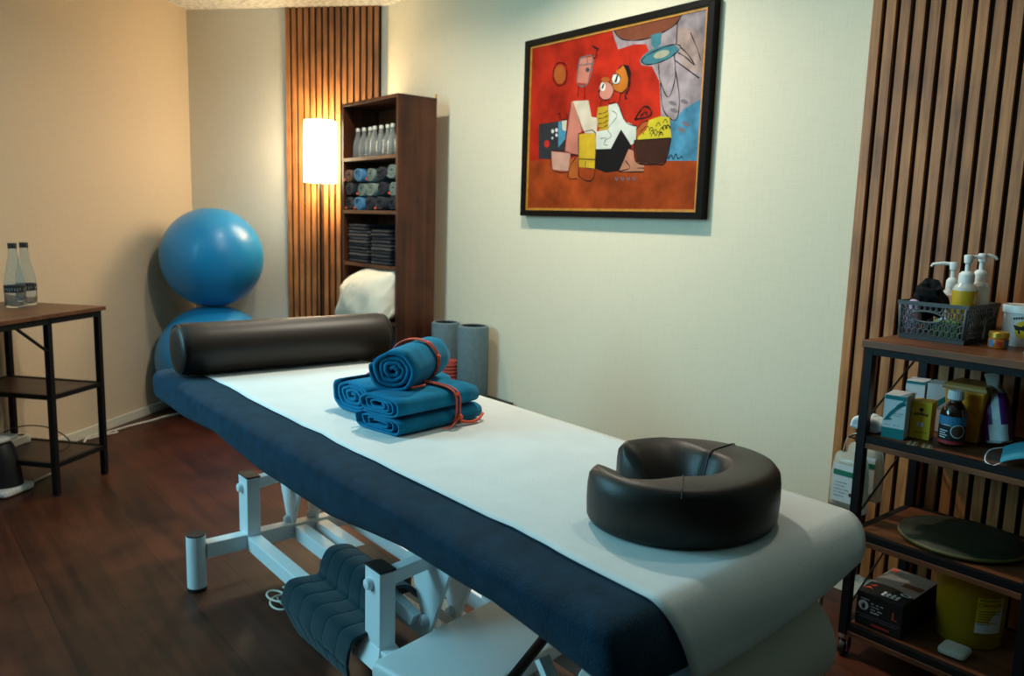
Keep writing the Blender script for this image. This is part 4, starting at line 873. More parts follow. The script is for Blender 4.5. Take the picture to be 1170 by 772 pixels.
# ------------------------------------------------------------------ exercise balls
def ball(label, c, r, sq):
    t = thing('exercise_ball', label, 'exercise ball', (c[0], c[1], 0 if c[2] < .4 else c[2] - r), 'blue exercise balls stacked in the corner')
    bm = bmesh.new(); bmesh.ops.create_uvsphere(bm, u_segments=72, v_segments=48, radius=r)
    for v in bm.verts:
        v.co.z *= sq
        for lim in (-r * sq * .97, r * sq * .985):
            if abs(v.co.z) > abs(lim) and v.co.z * lim > 0: v.co.z = lim + (v.co.z - lim) * .1
    o = obj('ball_skin', bm, M_BALL, t, world=False, angle=None); o.location = (0, 0, c[2] - t.location.z)
    bm = bmesh.new(); lathe(bm, [(.0, -.004), (.012, -.003), (.014, .001), (.006, .004), (.0, .0045)], 14, basis((-.7 * r * 0 + r * math.cos(2.0), r * math.sin(2.0), c[2] - t.location.z), (0, 0, 1), (math.sin(2.0), -math.cos(2.0), 0)))
    obj('valve_plug', bm, M_WHITEPL, t, world=False)
ball('blue exercise ball balanced on top of another in the back corner', (1.605, 4.775, .932), .291, 1.0)
ball('lower blue exercise ball in the corner, partly hidden by the bolster', (1.598, 4.765, .324), .330, .985)

# ------------------------------------------------------------------ foam rollers beside the bookcase
bm = bmesh.new(); rbox(bm, (2.27, 2.98, .0), (2.47, 3.58, .300), .006, (2, 2, 2))
tag(obj('storage_box', bm, M_BLACKPL, loc=(2.37, 3.28, 0), angle=None), 'low black box behind the treatment table carrying the foam rollers', 'box')
def roller(label, x, y, r, z0, z1, tilt):
    t = thing('foam_roller', label, 'foam roller', (x, y, z0), 'blue-grey foam rollers by the bookcase')
    bm = bmesh.new(); h = z1 - z0
    lathe(bm, [(r - .017, h), (r - .008, h), (r - .002, h - .003), (r, h - .010), (r, .012), (r - .003, .003), (r - .010, 0), (r - .017, 0), (r - .017, h)], 40); obj('foam_body', bm, M_FOAM, t, world=False)
    bm = bmesh.new(); lathe(bm, [(r - .0172, h - .001), (r - .0172, .002), (.0, .002), (.0, .003), (r - .019, .003), (r - .019, h - .001), (r - .0172, h - .001)], 32); obj('hollow_core', bm, M_FOAMIN, t, world=False)
roller('blue-grey foam roller standing against the wall, nearest the bookcase', 2.385, 3.465, .075, .301, .655, 0)
roller('blue-grey foam roller standing against the wall, farther from the bookcase', 2.375, 3.205, .079, .301, .668, 0)
bm = bmesh.new()
prof = [(.0, 0), (.046, 0)]
for i in range(9): prof += [(.050, .006 + i * .018), (.046, .015 + i * .018)]
prof += [(.044, .172), (.030, .176), (.0, .174)]
lathe(bm, prof, 30, Matrix.Translation((2.325, 3.338, .301)))
tag(obj('massage_roller', bm, M_REDFOAM, loc=(2.325, 3.338, .301)), 'small red ribbed roller in front of the foam rollers', 'roller')

# ------------------------------------------------------------------ framed painting
XPF = 2.46
pt = thing('framed_painting', 'framed cartoon-like painting in red and orange on the pale wall', 'painting', (XW, 2.4176, 1.2235))
def on_pic(u, v, d=0.0): return V(XPF - d, 2.4176 - u, 1.6225 + v)
OW, OH = .5333, .3985; IW, IH = .504, .374
for nm, a, b, e, d0, d1, m in (('outer_frame', (OW, OH), (IW - .002, IH - .002), .012, .0, .0, M_FRAMEBLK), ('gilt_slip', (IW - .001, IH - .001), (IW - .014, IH - .012), .004, 0, 0, M_FRAMEGOLD)):
    bm = bmesh.new()
    for sgn in range(4):
        c = [(-1, -1), (1, -1), (1, 1), (-1, 1)]; p, q = c[sgn], c[(sgn + 1) % 4]
        pts = [(p[0] * a[0], p[1] * a[1]), (q[0] * a[0], q[1] * a[1]), (q[0] * b[0], q[1] * b[1]), (p[0] * b[0], p[1] * b[1])]
        back = [V(XW - .001, 2.4176 - u, 1.6225 + v) for u, v in pts]
        loft(bm, [back, [on_pic(u, v, e if nm == 'outer_frame' else .0035) for u, v in pts]])
    obj(nm, bm, m, pt, bevel=0.0015 if nm == 'outer_frame' else 0)
PCOL = {'scarletbg': (.46, .022, .008), 'rust': (.36, .055, .010), 'lilac': (.36, .29, .31), 'sky': (.075, .26, .40), 'mauve': (.38, .27, .24), 'bowl': (.22, .065, .032), 'teal': (.06, .21, .26), 'creamspot': (.42, .42, .30), 'dusk': (.20, .17, .19), 'charcoal': (.035, .035, .038), 'cream': (.70, .60, .46), 'scarlet': (.6, .03, .02), 'white': (.75, .75, .68), 'pink': (.60, .21, .15), 'pinkpale': (.62, .33, .25), 'yellow': (.64, .41, .025), 'orange': (.46, .11, .02), 'shirt': (.66, .68, .60), 'black': (.012, .010, .010), 'mustard': (.52, .33, .02), 'peach': (.52, .22, .13), 'basketbrown': (.055, .020, .012), 'lemon': (.66, .54, .03), 'orangehead': (.56, .17, .02), 'pinkhead': (.62, .24, .18), 'grey': (.16, .15, .15), 'slate': (.05, .07, .10), 'darkred': (.14, .008, .006)}
for k_ in PCOL: PCOL[k_] = tuple(q * .74 for q in PCOL[k_])
PM = []; PIDX = {}
for k, c in PCOL.items():
    PIDX[k] = len(PM); PM.append(mat('paint_' + k, c, .65, spec=.08, bump=.12, bscale=90, var=.42 if k in ('scarletbg', 'rust', 'lilac', 'sky', 'mauve') else .14, vscale=9 if k in ('scarletbg', 'rust') else 16))
bm = bmesh.new()
CW, CH = IW - .0135, IH - .0115
face(bm, [on_pic(u, v) for u, v in ((-CW, -CH), (CW, -CH), (CW, CH), (-CW, CH))], PIDX['scarletbg'])
lay = .00002
for e in PAINT:
    lay += .000014
    if e[0] == 'P':
        face(bm, [on_pic(CW if u > .462 else -CW if u < -.48 else u, CH if v > .35 else -CH if v < -.355 else v, lay) for u, v in e[2]], PIDX[e[1]])
    else:
        w = e[2] * .85; pts = [Vector(p) for p in e[3]]
        if len(pts) > 2: pts = [V(*q[:2]) for q in smooth_path([V(p[0], p[1], 0) for p in pts], 4)]
        pts = [p for i, p in enumerate(pts) if i == 0 or (p - pts[i - 1]).length > 1e-5]
        L_, R_ = [], []
        for i, p in enumerate(pts):
            d = (pts[min(i + 1, len(pts) - 1)] - pts[max(i - 1, 0)]); d = d.normalized() if d.length > 1e-9 else Vector((1, 0))
            nn = Vector((-d.y, d.x)) * w * (.75 + .25 * math.sin(i * 1.3))
            L_.append(p + nn); R_.append(p - nn)
        for i in range(len(pts) - 1):
            f = [L_[i], R_[i], R_[i + 1], L_[i + 1]]
            face(bm, [on_pic(max(-CW, min(CW, q.x)), max(-CH, min(CH, q.y)), lay) for q in f], PIDX[e[1]])
bm.normal_update()
bmesh.ops.triangulate(bm, faces=bm.faces[:], ngon_method='EAR_CLIP')
for f in bm.faces:
    f.normal_update()
    if f.normal.x > 0: f.normal_flip()
obj('canvas', bm, PM, pt, angle=None, recalc=False)

# ------------------------------------------------------------------ console desk on the left
DC = V(.826, 3.872, 0); DU, DV = -LD, -BD
DM = Matrix((DU, DV, V(0, 0, 1))).transposed().to_4x4(); DM.translation = DC
DMr = DM.copy()
ds = thing('console_desk', 'dark wood and black steel console desk against the left wall', 'desk', tuple(DC))
for u0, u1 in ((0, .372), (.3735, 1.15)):
    bm = bmesh.new(); box(bm, (u0, 0, .752), (u1, .50, .770)); bm.transform(DM); obj('desk_top' if u0 else 'side_top', bm, M_DESK, ds, bevel=0.002)
for u in (.022, .318, 1.10):
    for v in (.008, .470):
        bm = bmesh.new(); box(bm, (u, v, .004), (u + .024, v + .024, .752)); bm.transform(DM); lg = obj('leg', bm, M_BLACKMETAL, ds, bevel=0.0015)
        bm = bmesh.new(); cyl(bm, (u + .012, v + .012, 0), (u + .012, v + .012, .006), .015, seg=14); bm.transform(DM); obj('leg_foot', bm, M_BLACKPL, lg)
bm = bmesh.new()
for v in (.008, .472): box(bm, (.046, v, .728), (1.10, v + .022, .752))
for u in (.022, .318, 1.10): box(bm, (u, .032, .728), (u + .022, .47, .752))
bm.transform(DM); obj('apron', bm, M_BLACKMETAL, ds)
for z, m in ((.431, M_DESKDARK), (.140, M_DESKDARK)):
    bm = bmesh.new()
    for v in (.010, .474): box(bm, (.046, v, z - .020), (.318, v + .018, z))
    for u in (.026, .320): box(bm, (u, .032, z - .020), (u + .018, .470, z))
    bm.transform(DM); rail = obj('shelf_frame', bm, M_BLACKMETAL, ds)
    bm = bmesh.new(); box(bm, (.044, .028, z - .016), (.320, .474, z - .004)); bm.transform(DM); obj('shelf_board', bm, m, rail)
bm = bmesh.new(); beam(bm, (.345, .018, .62), (.50, .018, .735), .008, .012, up=(0, 1, 0)); bm.transform(DM); obj('corner_brace', bm, M_BLACKMETAL, ds)
# two water bottles on it
mat('water_clear', (.84, .92, .95), .03, trans=.96, ior=1.16)
def wbottle(label, p):
    t = thing('water_bottle', label, 'bottle', p, 'clear water bottles on the desk')
    bm = bmesh.new(); lathe(bm, [(.0, .001), (.036, .001), (.040, .006), (.0405, .012), (.0405, .085), (.038, .12), (.030, .165), (.020, .215), (.0155, .245), (.0155, .255), (.013, .255), (.0135, .244), (.018, .214), (.028, .164), (.036, .12), (.0385, .084), (.0385, .012), (.0, .006)], 32); obj('glass_body', bm, MATS['water_clear'], t, world=False, angle=None)
    bm = bmesh.new(); lathe(bm, [(.0, .2745), (.0165, .274), (.0175, .271), (.0175, .252), (.0160, .252)], 24); obj('black_cap', bm, M_BLACKPL, t, world=False)
    bm = bmesh.new(); lathe(bm, [(.0408, .066), (.0408, .096), (.0406, .096), (.0406, .066), (.0408, .066)], 40)
    bd = obj('label_band', bm, M_INK, t, world=False)
    bm = bmesh.new()
    for k in range(26):
        a = k * 2 * PI / 26
        if k % 9 == 4: continue
        M = Matrix.Rotation(a, 4, 'Z') @ Matrix.Translation((.0412, 0, .081))
        box(bm, (0, -.0022, -.004 - .003 * (k % 3)), (.0003, .0018, .005), M=M)
    obj('label_print', bm, M_INKGREY, bd, world=False)
wbottle('clear water bottle on the desk, in front and cut by the photo edge', (.492, 3.952, .7705))
wbottle('clear water bottle on the desk, standing behind the other bottle', (.545, 4.032, .7705))
# ------------------------------------------------------------------ things under the desk
ZL = .1405
bm = bmesh.new(); rbox(bm, (.07, .36, ZL - .004), (.31, .425, ZL + .032), .006, (4, 2, 1)); bm.transform(DM)
t = thing('power_strip', 'white power strip lying on the desk low shelf', 'power strip', tuple(DM @ V(.19, .39, ZL)))
obj('strip_body', bm, M_WHITEPL, t, angle=None)
for i in range(4):
    bm = bmesh.new(); q = DM @ V(.10 + .055 * i, .392, ZL + .032); lathe(bm, [(.0, .0005), (.019, .0005), (.020, -.001)], 20, Matrix.Translation(q)); obj('socket', bm, M_LWHITE if i % 2 else M_BLACKPL, t)
bm = bmesh.new(); pts = [DM @ V(*p) for p in ((.155, .39, .178), (.16, .37, .195), (.19, .33, .18), (.15, .20, .205), (.08, .17, .185), (.06, .24, .147), (.09, .34, .146))]
pts = [DM @ V(*p) for p in ((.30, .39, .180), (.22, .37, .215), (.12, .34, .225), (.065, .26, .205), (.08, .16, .165), (.14, .12, .146), (.24, .11, .1455))]
tube(bm, smooth_path(pts, 8), .0028, 7)
tag(obj('power_lead', bm, M_CABLEB, loc=tuple(DM @ V(.15, .2, ZL)), ), 'black lead looping over the desk low shelf', 'cable')
bm = bmesh.new()
pts = [(.80, 4.39, .006), (.845, 4.525, .006), (.90, 4.565, .007), (.98, 4.60, .006), (1.096, 4.668, .006), (1.22, 4.722, .006), (1.30, 4.775, .006), (1.38, 4.80, .006), (1.44, 4.86, .006)]
tube(bm, smooth_path([V(*p) for p in pts], 8), .006, 8)
tube(bm, smooth_path([V(.845, 4.50, .006), (.93, 4.52, .012), (1.0, 4.56, .006), (.985, 4.60, .008)], 6), .005, 8)
tag(obj('floor_lead', bm, M_CABLEW, loc=(1.1, 4.66, 0)), 'white lead running along the left baseboard to the corner', 'cable')
bm = bmesh.new(); tube(bm, smooth_path([V(.62, 4.02, .005), (.545, 3.94, .005), (.46, 3.86, .005)], 6), .005, 7)
tag(obj('floor_lead', bm, M_CABLEW, loc=(.55, 3.94, 0)), 'short pale lead on the floor under the desk', 'cable')
# white and black appliance on the floor at the photo's left edge
ap = thing('floor_appliance', 'rounded black and white appliance on the floor under the desk', 'appliance', (.36, 3.86, 0))
AM = basis((.40, 3.835, 0), BD, LD)
bm = bmesh.new(); rbox(bm, (-.10, -.085, .0), (.075, .085, .035), (.02, .03, .014), (3, 3, 1)); bm.transform(AM); obj('appliance_base', bm, M_WHITEPL, ap, angle=None)
bm = bmesh.new()
rings = []
for z, s, o in ((.033, 1, 0), (.08, .97, -.002), (.15, .90, -.008), (.20, .80, -.016), (.225, .66, -.022)):
    rings.append([AM @ V(-.018 + o + .085 * s * math.cos(a), .074 * s * math.sin(a), z) for a in [2 * PI * i / 28 for i in range(28)]])
loft(bm, rings); obj('appliance_body', bm, M_BLACKPL, ap, bevel=.003)
bm = bmesh.new()
rings = []
for z, s, o in ((.035, 1, 0), (.08, .97, -.002), (.15, .90, -.008), (.20, .80, -.016), (.226, .66, -.022)):
    rings.append([AM @ V(-.018 + o + .0865 * s * math.cos(a), .076 * s * math.sin(a), z) for a in [-PI * .97 + PI * .58 * i / 12 for i in range(13)]])
loft(bm, rings, close=False, caps=False); obj('white_shell', bm, M_WHITEPL, ap, angle=None, solid=.004)
bm = bmesh.new(); rbox(bm, (-.085, -.055, .222), (.035, .055, .246), (.02, .02, .010), (3, 3, 1)); bm.transform(AM); obj('appliance_lid', bm, M_WHITEPL, ap, angle=None)

# ------------------------------------------------------------------ shelf trolley on the right
TX0, TX1, TY0, TY1 = 2.087, 2.455, .575, 1.036
tr = thing('shelf_trolley', 'four-tier black steel trolley with rustic wood shelves on the right', 'trolley', (2.27, .81, 0))
for x in (TX0, TX1 - .024):
    for y in (TY0, TY1 - .024):
        bm = bmesh.new(); box(bm, (x, y, .062), (x + .024, y + .024, .888)); obj('post', bm, M_BLACKMETAL, tr, bevel=.0015)
        cx, cy = x + .012, y + .012 + (.004 if y == TY0 else -.004)
        bm = bmesh.new(); lathe(bm, [(.0, .064), (.016, .064), (.017, .060), (.017, .052), (.012, .048), (.0, .048)], 16, Matrix.Translation((cx, cy, 0)))
        for s in (-1, 1): box(bm, (cx - .012 + s * .0, cy + s * .013 - .001, .018), (cx + .012, cy + s * .013 + .001, .050))
        cs = obj('caster', bm, M_CHROME, tr)
        bm = bmesh.new(); lathe(bm, [(.0, -.0105), (.016, -.0105), (.0225, -.009), (.024, -.005), (.024, .005), (.0225, .009), (.016, .0105), (.0, .0105)], 22, basis((cx, cy, .024), (1, 0, 0), (0, 0, 1))); obj('wheel', bm, M_BLACKPL, cs)
bm = bmesh.new(); box(bm, (TX0 - .006, TY0 - .008, .889), (TX1, TY1 + .006, .908)); obj('top_board', bm, M_RUSTIC, tr, bevel=.0015)
bm = bmesh.new()
for y in (TY0, TY1 - .024): box(bm, (TX0 + .024, y, .866), (TX1 - .024, y + .022, .888))
for x in (TX0, TX1 - .022): box(bm, (x, TY0 + .024, .870), (x + .02, TY1 - .024, .888))
obj('top_frame', bm, M_BLACKMETAL, tr)
TZ = [.645, .370, .096]
for z in TZ:
    bm = bmesh.new()
    box(bm, (TX0 + .004, TY0 + .024, z - .018), (TX0 + .022, TY1 - .024, z + .001)); box(bm, (TX1 - .022, TY0 + .024, z - .018), (TX1 - .004, TY1 - .024, z + .001))
    for y in (TY0 + .002, TY1 - .020): box(bm, (TX0 + .024, y, z - .018), (TX1 - .024, y + .018, z + .001))
    rl = obj('shelf_frame', bm, M_BLACKMETAL, tr)
    bm = bmesh.new(); box(bm, (TX0 + .003, TY0 + .0245, z - .034), (TX1 - .003, TY1 - .0245, z - .019)); box(bm, (TX0 + .0225, TY0 + .0205, z - .019), (TX1 - .0225, TY1 - .0205, z)); obj('shelf_board', bm, M_RUSTIC, rl, bevel=.001)
for y in (TY0 + .010, TY1 - .010):
    for z0, z1 in ((.405, .600), (.68, .86), (.13, .335)):
        bm = bmesh.new(); cyl(bm, (TX0 + .02, y, z0), (TX1 - .02, y, z1), .003, seg=8); obj('side_brace', bm, M_BLACKMETAL, tr)

FX = lambda o: basis(o, (0, -1, 0), (0, 0, 1))      # writing on a face that looks towards the table
def at(o, rz): return Matrix.Translation(o) @ Matrix.Rotation(rz, 4, 'Z')
def quad(bm, M, x0, y0, x1, y1, mi): face(bm, [M @ V(x0, y0, 0), M @ V(x1, y0, 0), M @ V(x1, y1, 0), M @ V(x0, y1, 0)], mi)
def scrib(bm, M, x0, x1, y, h, mi, seed=0):
    """a line of tiny unreadable print"""
    r = random.Random(seed); x = x0
    while x < x1:
        w = h * r.uniform(.35, .8)
        if r.random() > .16: quad(bm, M, x, y, min(x1, x + w), y + h * r.uniform(.6, 1), mi)
        x += w + h * .22

# --- top shelf
ZT1 = .9085
bk = thing('storage_basket', 'dark grey lattice basket with pump bottles on the trolley top', 'basket', (2.315, .93, ZT1))
BL = [V(2.222, 1.018, 0), V(2.222, .838, 0), V(2.428, .838, 0), V(2.428, 1.018, 0)]
bc_ = V(2.325, .928, 0)
def bcorner(p, z): k = .93 + .07 * (z - ZT1) / .105; return bc_ + (p - bc_) * k + V(0, 0, z)
bm = bmesh.new(); loft(bm, [[bcorner(p, ZT1 + .0005) for p in BL], [bcorner(p, ZT1 + .004) for p in BL]]); obj('basket_floor', bm, M_BASKET, bk)
bm = bmesh.new()
for z0, z1, g in ((ZT1 + .0005, ZT1 + .014, .002), (ZT1 + .094, ZT1 + .105, .003)):
    n = 4
    rings = []
    for z, e in ((z0, g), (z1, g), (z1, -.002), (z0, -.002)):
        rings.append([bcorner(p, z) + V(math.copysign(e, p.x - bc_.x), math.copysign(e, p.y - bc_.y), 0) for p in BL])
    rings.append(rings[0]); loft(bm, rings, caps=False)
obj('basket_rim', bm, M_BASKET, bk, bevel=.0015)
for sidx in range(4):
    a, b = BL[sidx], BL[(sidx + 1) % 4]; w = (b - a).length; hgt = .082; bm = bmesh.new()
    front = sidx == 0
    def P(s, t): 
        z = ZT1 + .013 + t; p = a + (b - a) * (s / w); return bcorner(p, z)
    def inside(s, t): return front and ((s - w * .42) / .043) ** 2 + ((t - .052) / .014) ** 2 < 1
    pit = .0155
    for sgn in (1, -1):
        for k in range(-8, int(w / pit) + 9):
            run = []
            for i in range(33):
                t = hgt * i / 32; s = k * pit + sgn * t * .72 + .0030 * math.sin(t / pit * 2 * PI * .9 + (0 if sgn > 0 else PI))
                if 0 <= s <= w and not inside(s, t): run.append(P(s, t))
                else:
                    if len(run) > 2: tube(bm, run, .0019, 5)
                    run = []
            if len(run) > 2: tube(bm, run, .0019, 5)
    if front: tube(bm, [P(w * .42 + .044 * math.cos(x), .052 + .015 * math.sin(x)) for x in [2 * PI * i / 36 for i in range(36)]], .0030, 6, True)
    for s in (.004, w - .004): tube(bm, [P(s, 0), P(s, hgt)], .004, 6)
    obj('lattice_side', bm, M_BASKET, bk, angle=None)
def pump(label, p, r, h, liq, liqh, rz, body, nl=.045, group='pump bottles in the basket'):
    t = thing('pump_bottle', label, 'bottle', p, group)
    M = Matrix.Rotation(rz, 4, 'Z')
    sh = h * .80
    bm = bmesh.new(); lathe(bm, [(.0, .001), (r - .004, .001), (r, .005, 1 if liq else 0), (r, liqh, 0), (r, sh - .014), (r * .86, sh - .004), (r * .55, sh + .006), (r * .50, sh + .012)], 30); obj('bottle_body', bm, [body, liq or body], t, world=False, angle=None)
    bm = bmesh.new(); lathe(bm, [(.0, sh + .036), (r * .40, sh + .035), (r * .62, sh + .028), (r * .64, sh + .024), (r * .64, sh + .004), (r * .5, sh + .002)], 26); obj('pump_collar', bm, M_WHITEPL, t, world=False)
    bm = bmesh.new(); lathe(bm, [(.0065, sh + .034), (.0065, sh + .055), (.010, sh + .058), (.012, sh + .075), (.010, sh + .079), (.0, sh + .080)], 18, )
    tube(bm, [M @ V(*q) for q in ((0, 0, sh + .073), (nl * .5, 0, sh + .075), (nl, 0, sh + .071), (nl + .004, 0, sh + .064))], [.0055, .005, .0042, .0035], 10); obj('pump_head', bm, M_WHITEPL, t, world=False)
pump('pump bottle of yellow oil in the trolley basket', (2.290, .877, ZT1 + .0045), .0305, .19, M_OIL, .136, PI * -.33, M_PLCLEAR, .034)
pump('clear pump bottle behind the yellow oil bottle in the basket', (2.352, .866, ZT1 + .0045), .026, .195, None, .1, -PI * .35, M_PLCLEAR, .030)
pump('beige pump bottle with long spout in the middle of the basket', (2.372, .945, ZT1 + .0045), .024, .16, M_SALMON, .115, PI * .62, M_PLCLEAR, .052)
# crumpled black cloth, tube, tissue, green packet in the basket
bm = bmesh.new(); bmesh.ops.create_icosphere(bm, subdivisions=3, radius=1)
for v in bm.verts:
    d = v.co.copy(); n1 = noise.noise(d * 1.3 + V(3, 1, 0)); n2 = abs(noise.noise(d * 2.2 + V(1, 5, 2))); 
    v.co = V(d.x * .036, d.y * .046, d.z * .052) * (1.05 + .5 * n1 - .75 * n2)
    v.co += V(2.278, .965, ZT1 + .103)
tag(obj('crumpled_cloth', bm, M_BLACKCLOTH, loc=(2.278, .965, ZT1 + .09), angle=.35), 'crumpled black cloth sticking out of the basket', 'cloth')
bm = bmesh.new(); M = Matrix.Translation((2.268, .903, ZT1 + .010)) @ Matrix.Rotation(-.30, 4, 'X') @ Matrix.Rotation(.10, 4, 'Y')
loft(bm, [[M @ V(.013 * math.cos(a) * (1 - .0 * z), .016 * math.sin(a), z * .115) for a in [2 * PI * i / 20 for i in range(20)]] for z in (0, .05)] + [[M @ V(.013 * (1 - z * .93) * math.cos(a), (.016 + .002 * z) * math.sin(a) * (1 - .55 * z), z * .125) for a in [2 * PI * i / 20 for i in range(20)]] for z in (.3, .6, .85, 1)])
tag(obj('cream_tube', bm, M_WHITEPL, loc=(2.268, .903, ZT1)), 'white cream tube beside the yellow oil bottle', 'tube')
bm = bmesh.new(); rbox(bm, (2.236, .972, ZT1 + .006), (2.275, 1.006, ZT1 + .108), .012, (3, 3, 5), warp=lambda p: p + V(.004 * noise.noise(p * 40), .004 * noise.noise(p * 45), .006 * noise.noise(p * 35)))
tag(obj('tissue_pack', bm, M_LILACPK, loc=(2.255, .99, ZT1), angle=None), 'pale lilac tissue pack in the left of the basket', 'tissues')
bm = bmesh.new(); rbox(bm, (2.236, .862, ZT1 + .006), (2.256, .930, ZT1 + .058), .006, (2, 4, 3), warp=lambda p: p + V(.003 * noise.noise(p * 50), 0, .003 * noise.noise(p * 40)))
tag(obj('green_packet', bm, M_GREENPK, loc=(2.246, .90, ZT1), angle=None), 'green packet showing through the basket lattice', 'packet')
# white tub with a yellow disc and dark animal silhouette
tu = thing('cream_tub', 'white plastic tub with round yellow picture on the trolley top', 'tub', (2.385, .757, ZT1))
TC = V(2.385, .757, ZT1)
bm = bmesh.new(); lathe(bm, [(.0, .0005), (.048, .0005), (.050, .004), (.0535, .090), (.050, .094), (.0, .094)], 40, Matrix.Translation(TC)); obj('tub_body', bm, M_WHITEPL, tu)
bm = bmesh.new(); lathe(bm, [(.0535, .088), (.0565, .089), (.0570, .106), (.055, .109), (.050, .108), (.048, .1065), (.0, .1065)], 40, Matrix.Translation(TC)); obj('tub_lid', bm, M_WHITEPL, tu)
def wrap(c, r0, r1, zt, d=.0):
    """maps flat label coordinates (x right, y up) onto the side of a round tub seen from the table"""
    def f(x, y):
        r = r0 + (r1 - r0) * (y / zt) + d; a = PI + .28 + x / r0
        return c + V(r * math.cos(a), r * math.sin(a), y)
    return f
def wpoly(bm, f, pts, mi): 
    cx = sum(p[0] for p in pts) / len(pts); cy = sum(p[1] for p in pts) / len(pts); c = bm.verts.new(f(cx, cy))
    dense = []
    for p, q in zip(pts, pts[1:] + pts[:1]):
        k = max(1, int(math.hypot(q[0] - p[0], q[1] - p[1]) / .006))
        dense += [(p[0] + (q[0] - p[0]) * i / k, p[1] + (q[1] - p[1]) * i / k) for i in range(k)]
    mid = [bm.verts.new(f((p[0] + cx) / 2, (p[1] + cy) / 2)) for p in dense]; vs = [bm.verts.new(f(*p)) for p in dense]
    for i in range(len(vs)):
        j = (i + 1) % len(vs)
        bm.faces.new((c, mid[i], mid[j])).material_index = mi; bm.faces.new((mid[i], vs[i], vs[j], mid[j])).material_index = mi
bm = bmesh.new()
f0, f1, f2 = [wrap(TC, .050, .0535, .09, d) for d in (.0006, .0011, .0015)]
wpoly(bm, f0, [(.020 * math.cos(a), .047 + .023 * math.sin(a)) for a in [2 * PI * i / 24 for i in range(24)]], 0)
wpoly(bm, f1, [(-.024, .058), (-.014, .052), (-.004, .055), (.004, .064), (.012, .066), (.022, .060), (.012, .054), (.010, .046), (.004, .043), (-.006, .046), (-.016, .044)], 1)
for x in (-.010, .006): wpoly(bm, f1, [(x - .002, .048), (x + .002, .048), (x + .004, .036), (x - .001, .036)], 1)
for k in range(9): wpoly(bm, f2, [(-.024 + .0055 * k, .072 + .003 * math.sin(k * PI / 8)), (-.0205 + .0055 * k, .072 + .003 * math.sin(k * PI / 8)), (-.0205 + .0055 * k, .078 + .003 * math.sin(k * PI / 8)), (-.0245 + .0055 * k, .077 + .003 * math.sin(k * PI / 8))], 1)
obj('tub_label', bm, [M_LYELLOW, M_INK], tu, angle=None)
# small orange jar with a gold lid
jr = thing('balm_jar', 'small orange jar with gold lid in front of the white tub', 'jar', (2.268, .775, ZT1))
JC = V(2.268, .775, ZT1)
bm = bmesh.new(); lathe(bm, [(.0, .0005), (.021, .0005), (.0235, .004), (.0235, .024), (.021, .028), (.0, .028)], 30, Matrix.Translation(JC)); obj('jar_body', bm, M_JAR, jr)
bm = bmesh.new(); lathe(bm, [(.0225, .027), (.0235, .028), (.0235, .041), (.021, .0435), (.0, .044)], 30, Matrix.Translation(JC)); obj('jar_lid', bm, M_GOLD, jr)
bm = bmesh.new(); g0 = wrap(JC, .0235, .0235, .03, .0005); g1 = wrap(JC, .0235, .0235, .03, .0009)
wpoly(bm, g0, [(-.022, .004), (-.010, .004), (-.010, .024), (-.022, .024)], 0); wpoly(bm, g0, [(-.023, .004), (-.022, .004), (-.022, .024), (-.023, .024)], 1)
wpoly(bm, g0, [(.016, .004), (.026, .004), (.026, .024), (.016, .024)], 0); wpoly(bm, g1, [(.006 * math.cos(a) + .003, .014 + .006 * math.sin(a)) for a in [2 * PI * i / 16 for i in range(16)]], 1)
obj('jar_label', bm, [M_LBLUE, M_LRED], jr, angle=None)
wb = thing('pill_bottle', 'white bottle with black label at the right edge of trolley top', 'bottle', (2.215, .676, ZT1))
WC = V(2.215, .676, ZT1)
bm = bmesh.new(); lathe(bm, [(.0, .0005), (.019, .0005), (.021, .003), (.021, .055), (.015, .064), (.0145, .068), (.0165, .0685), (.0165, .084), (.015, .086), (.0, .086)], 28, Matrix.Translation(WC)); obj('bottle_body', bm, M_WHITEPL, wb)
bm = bmesh.new(); lathe(bm, [(.0213, .008), (.0213, .026), (.0211, .026), (.0211, .008), (.0213, .008)], 28, Matrix.Translation(WC)); lathe(bm, [(.0213, .038), (.0213, .052), (.0211, .052), (.0211, .038), (.0213, .038)], 28, Matrix.Translation(WC)); obj('bottle_label', bm, M_INK, wb)

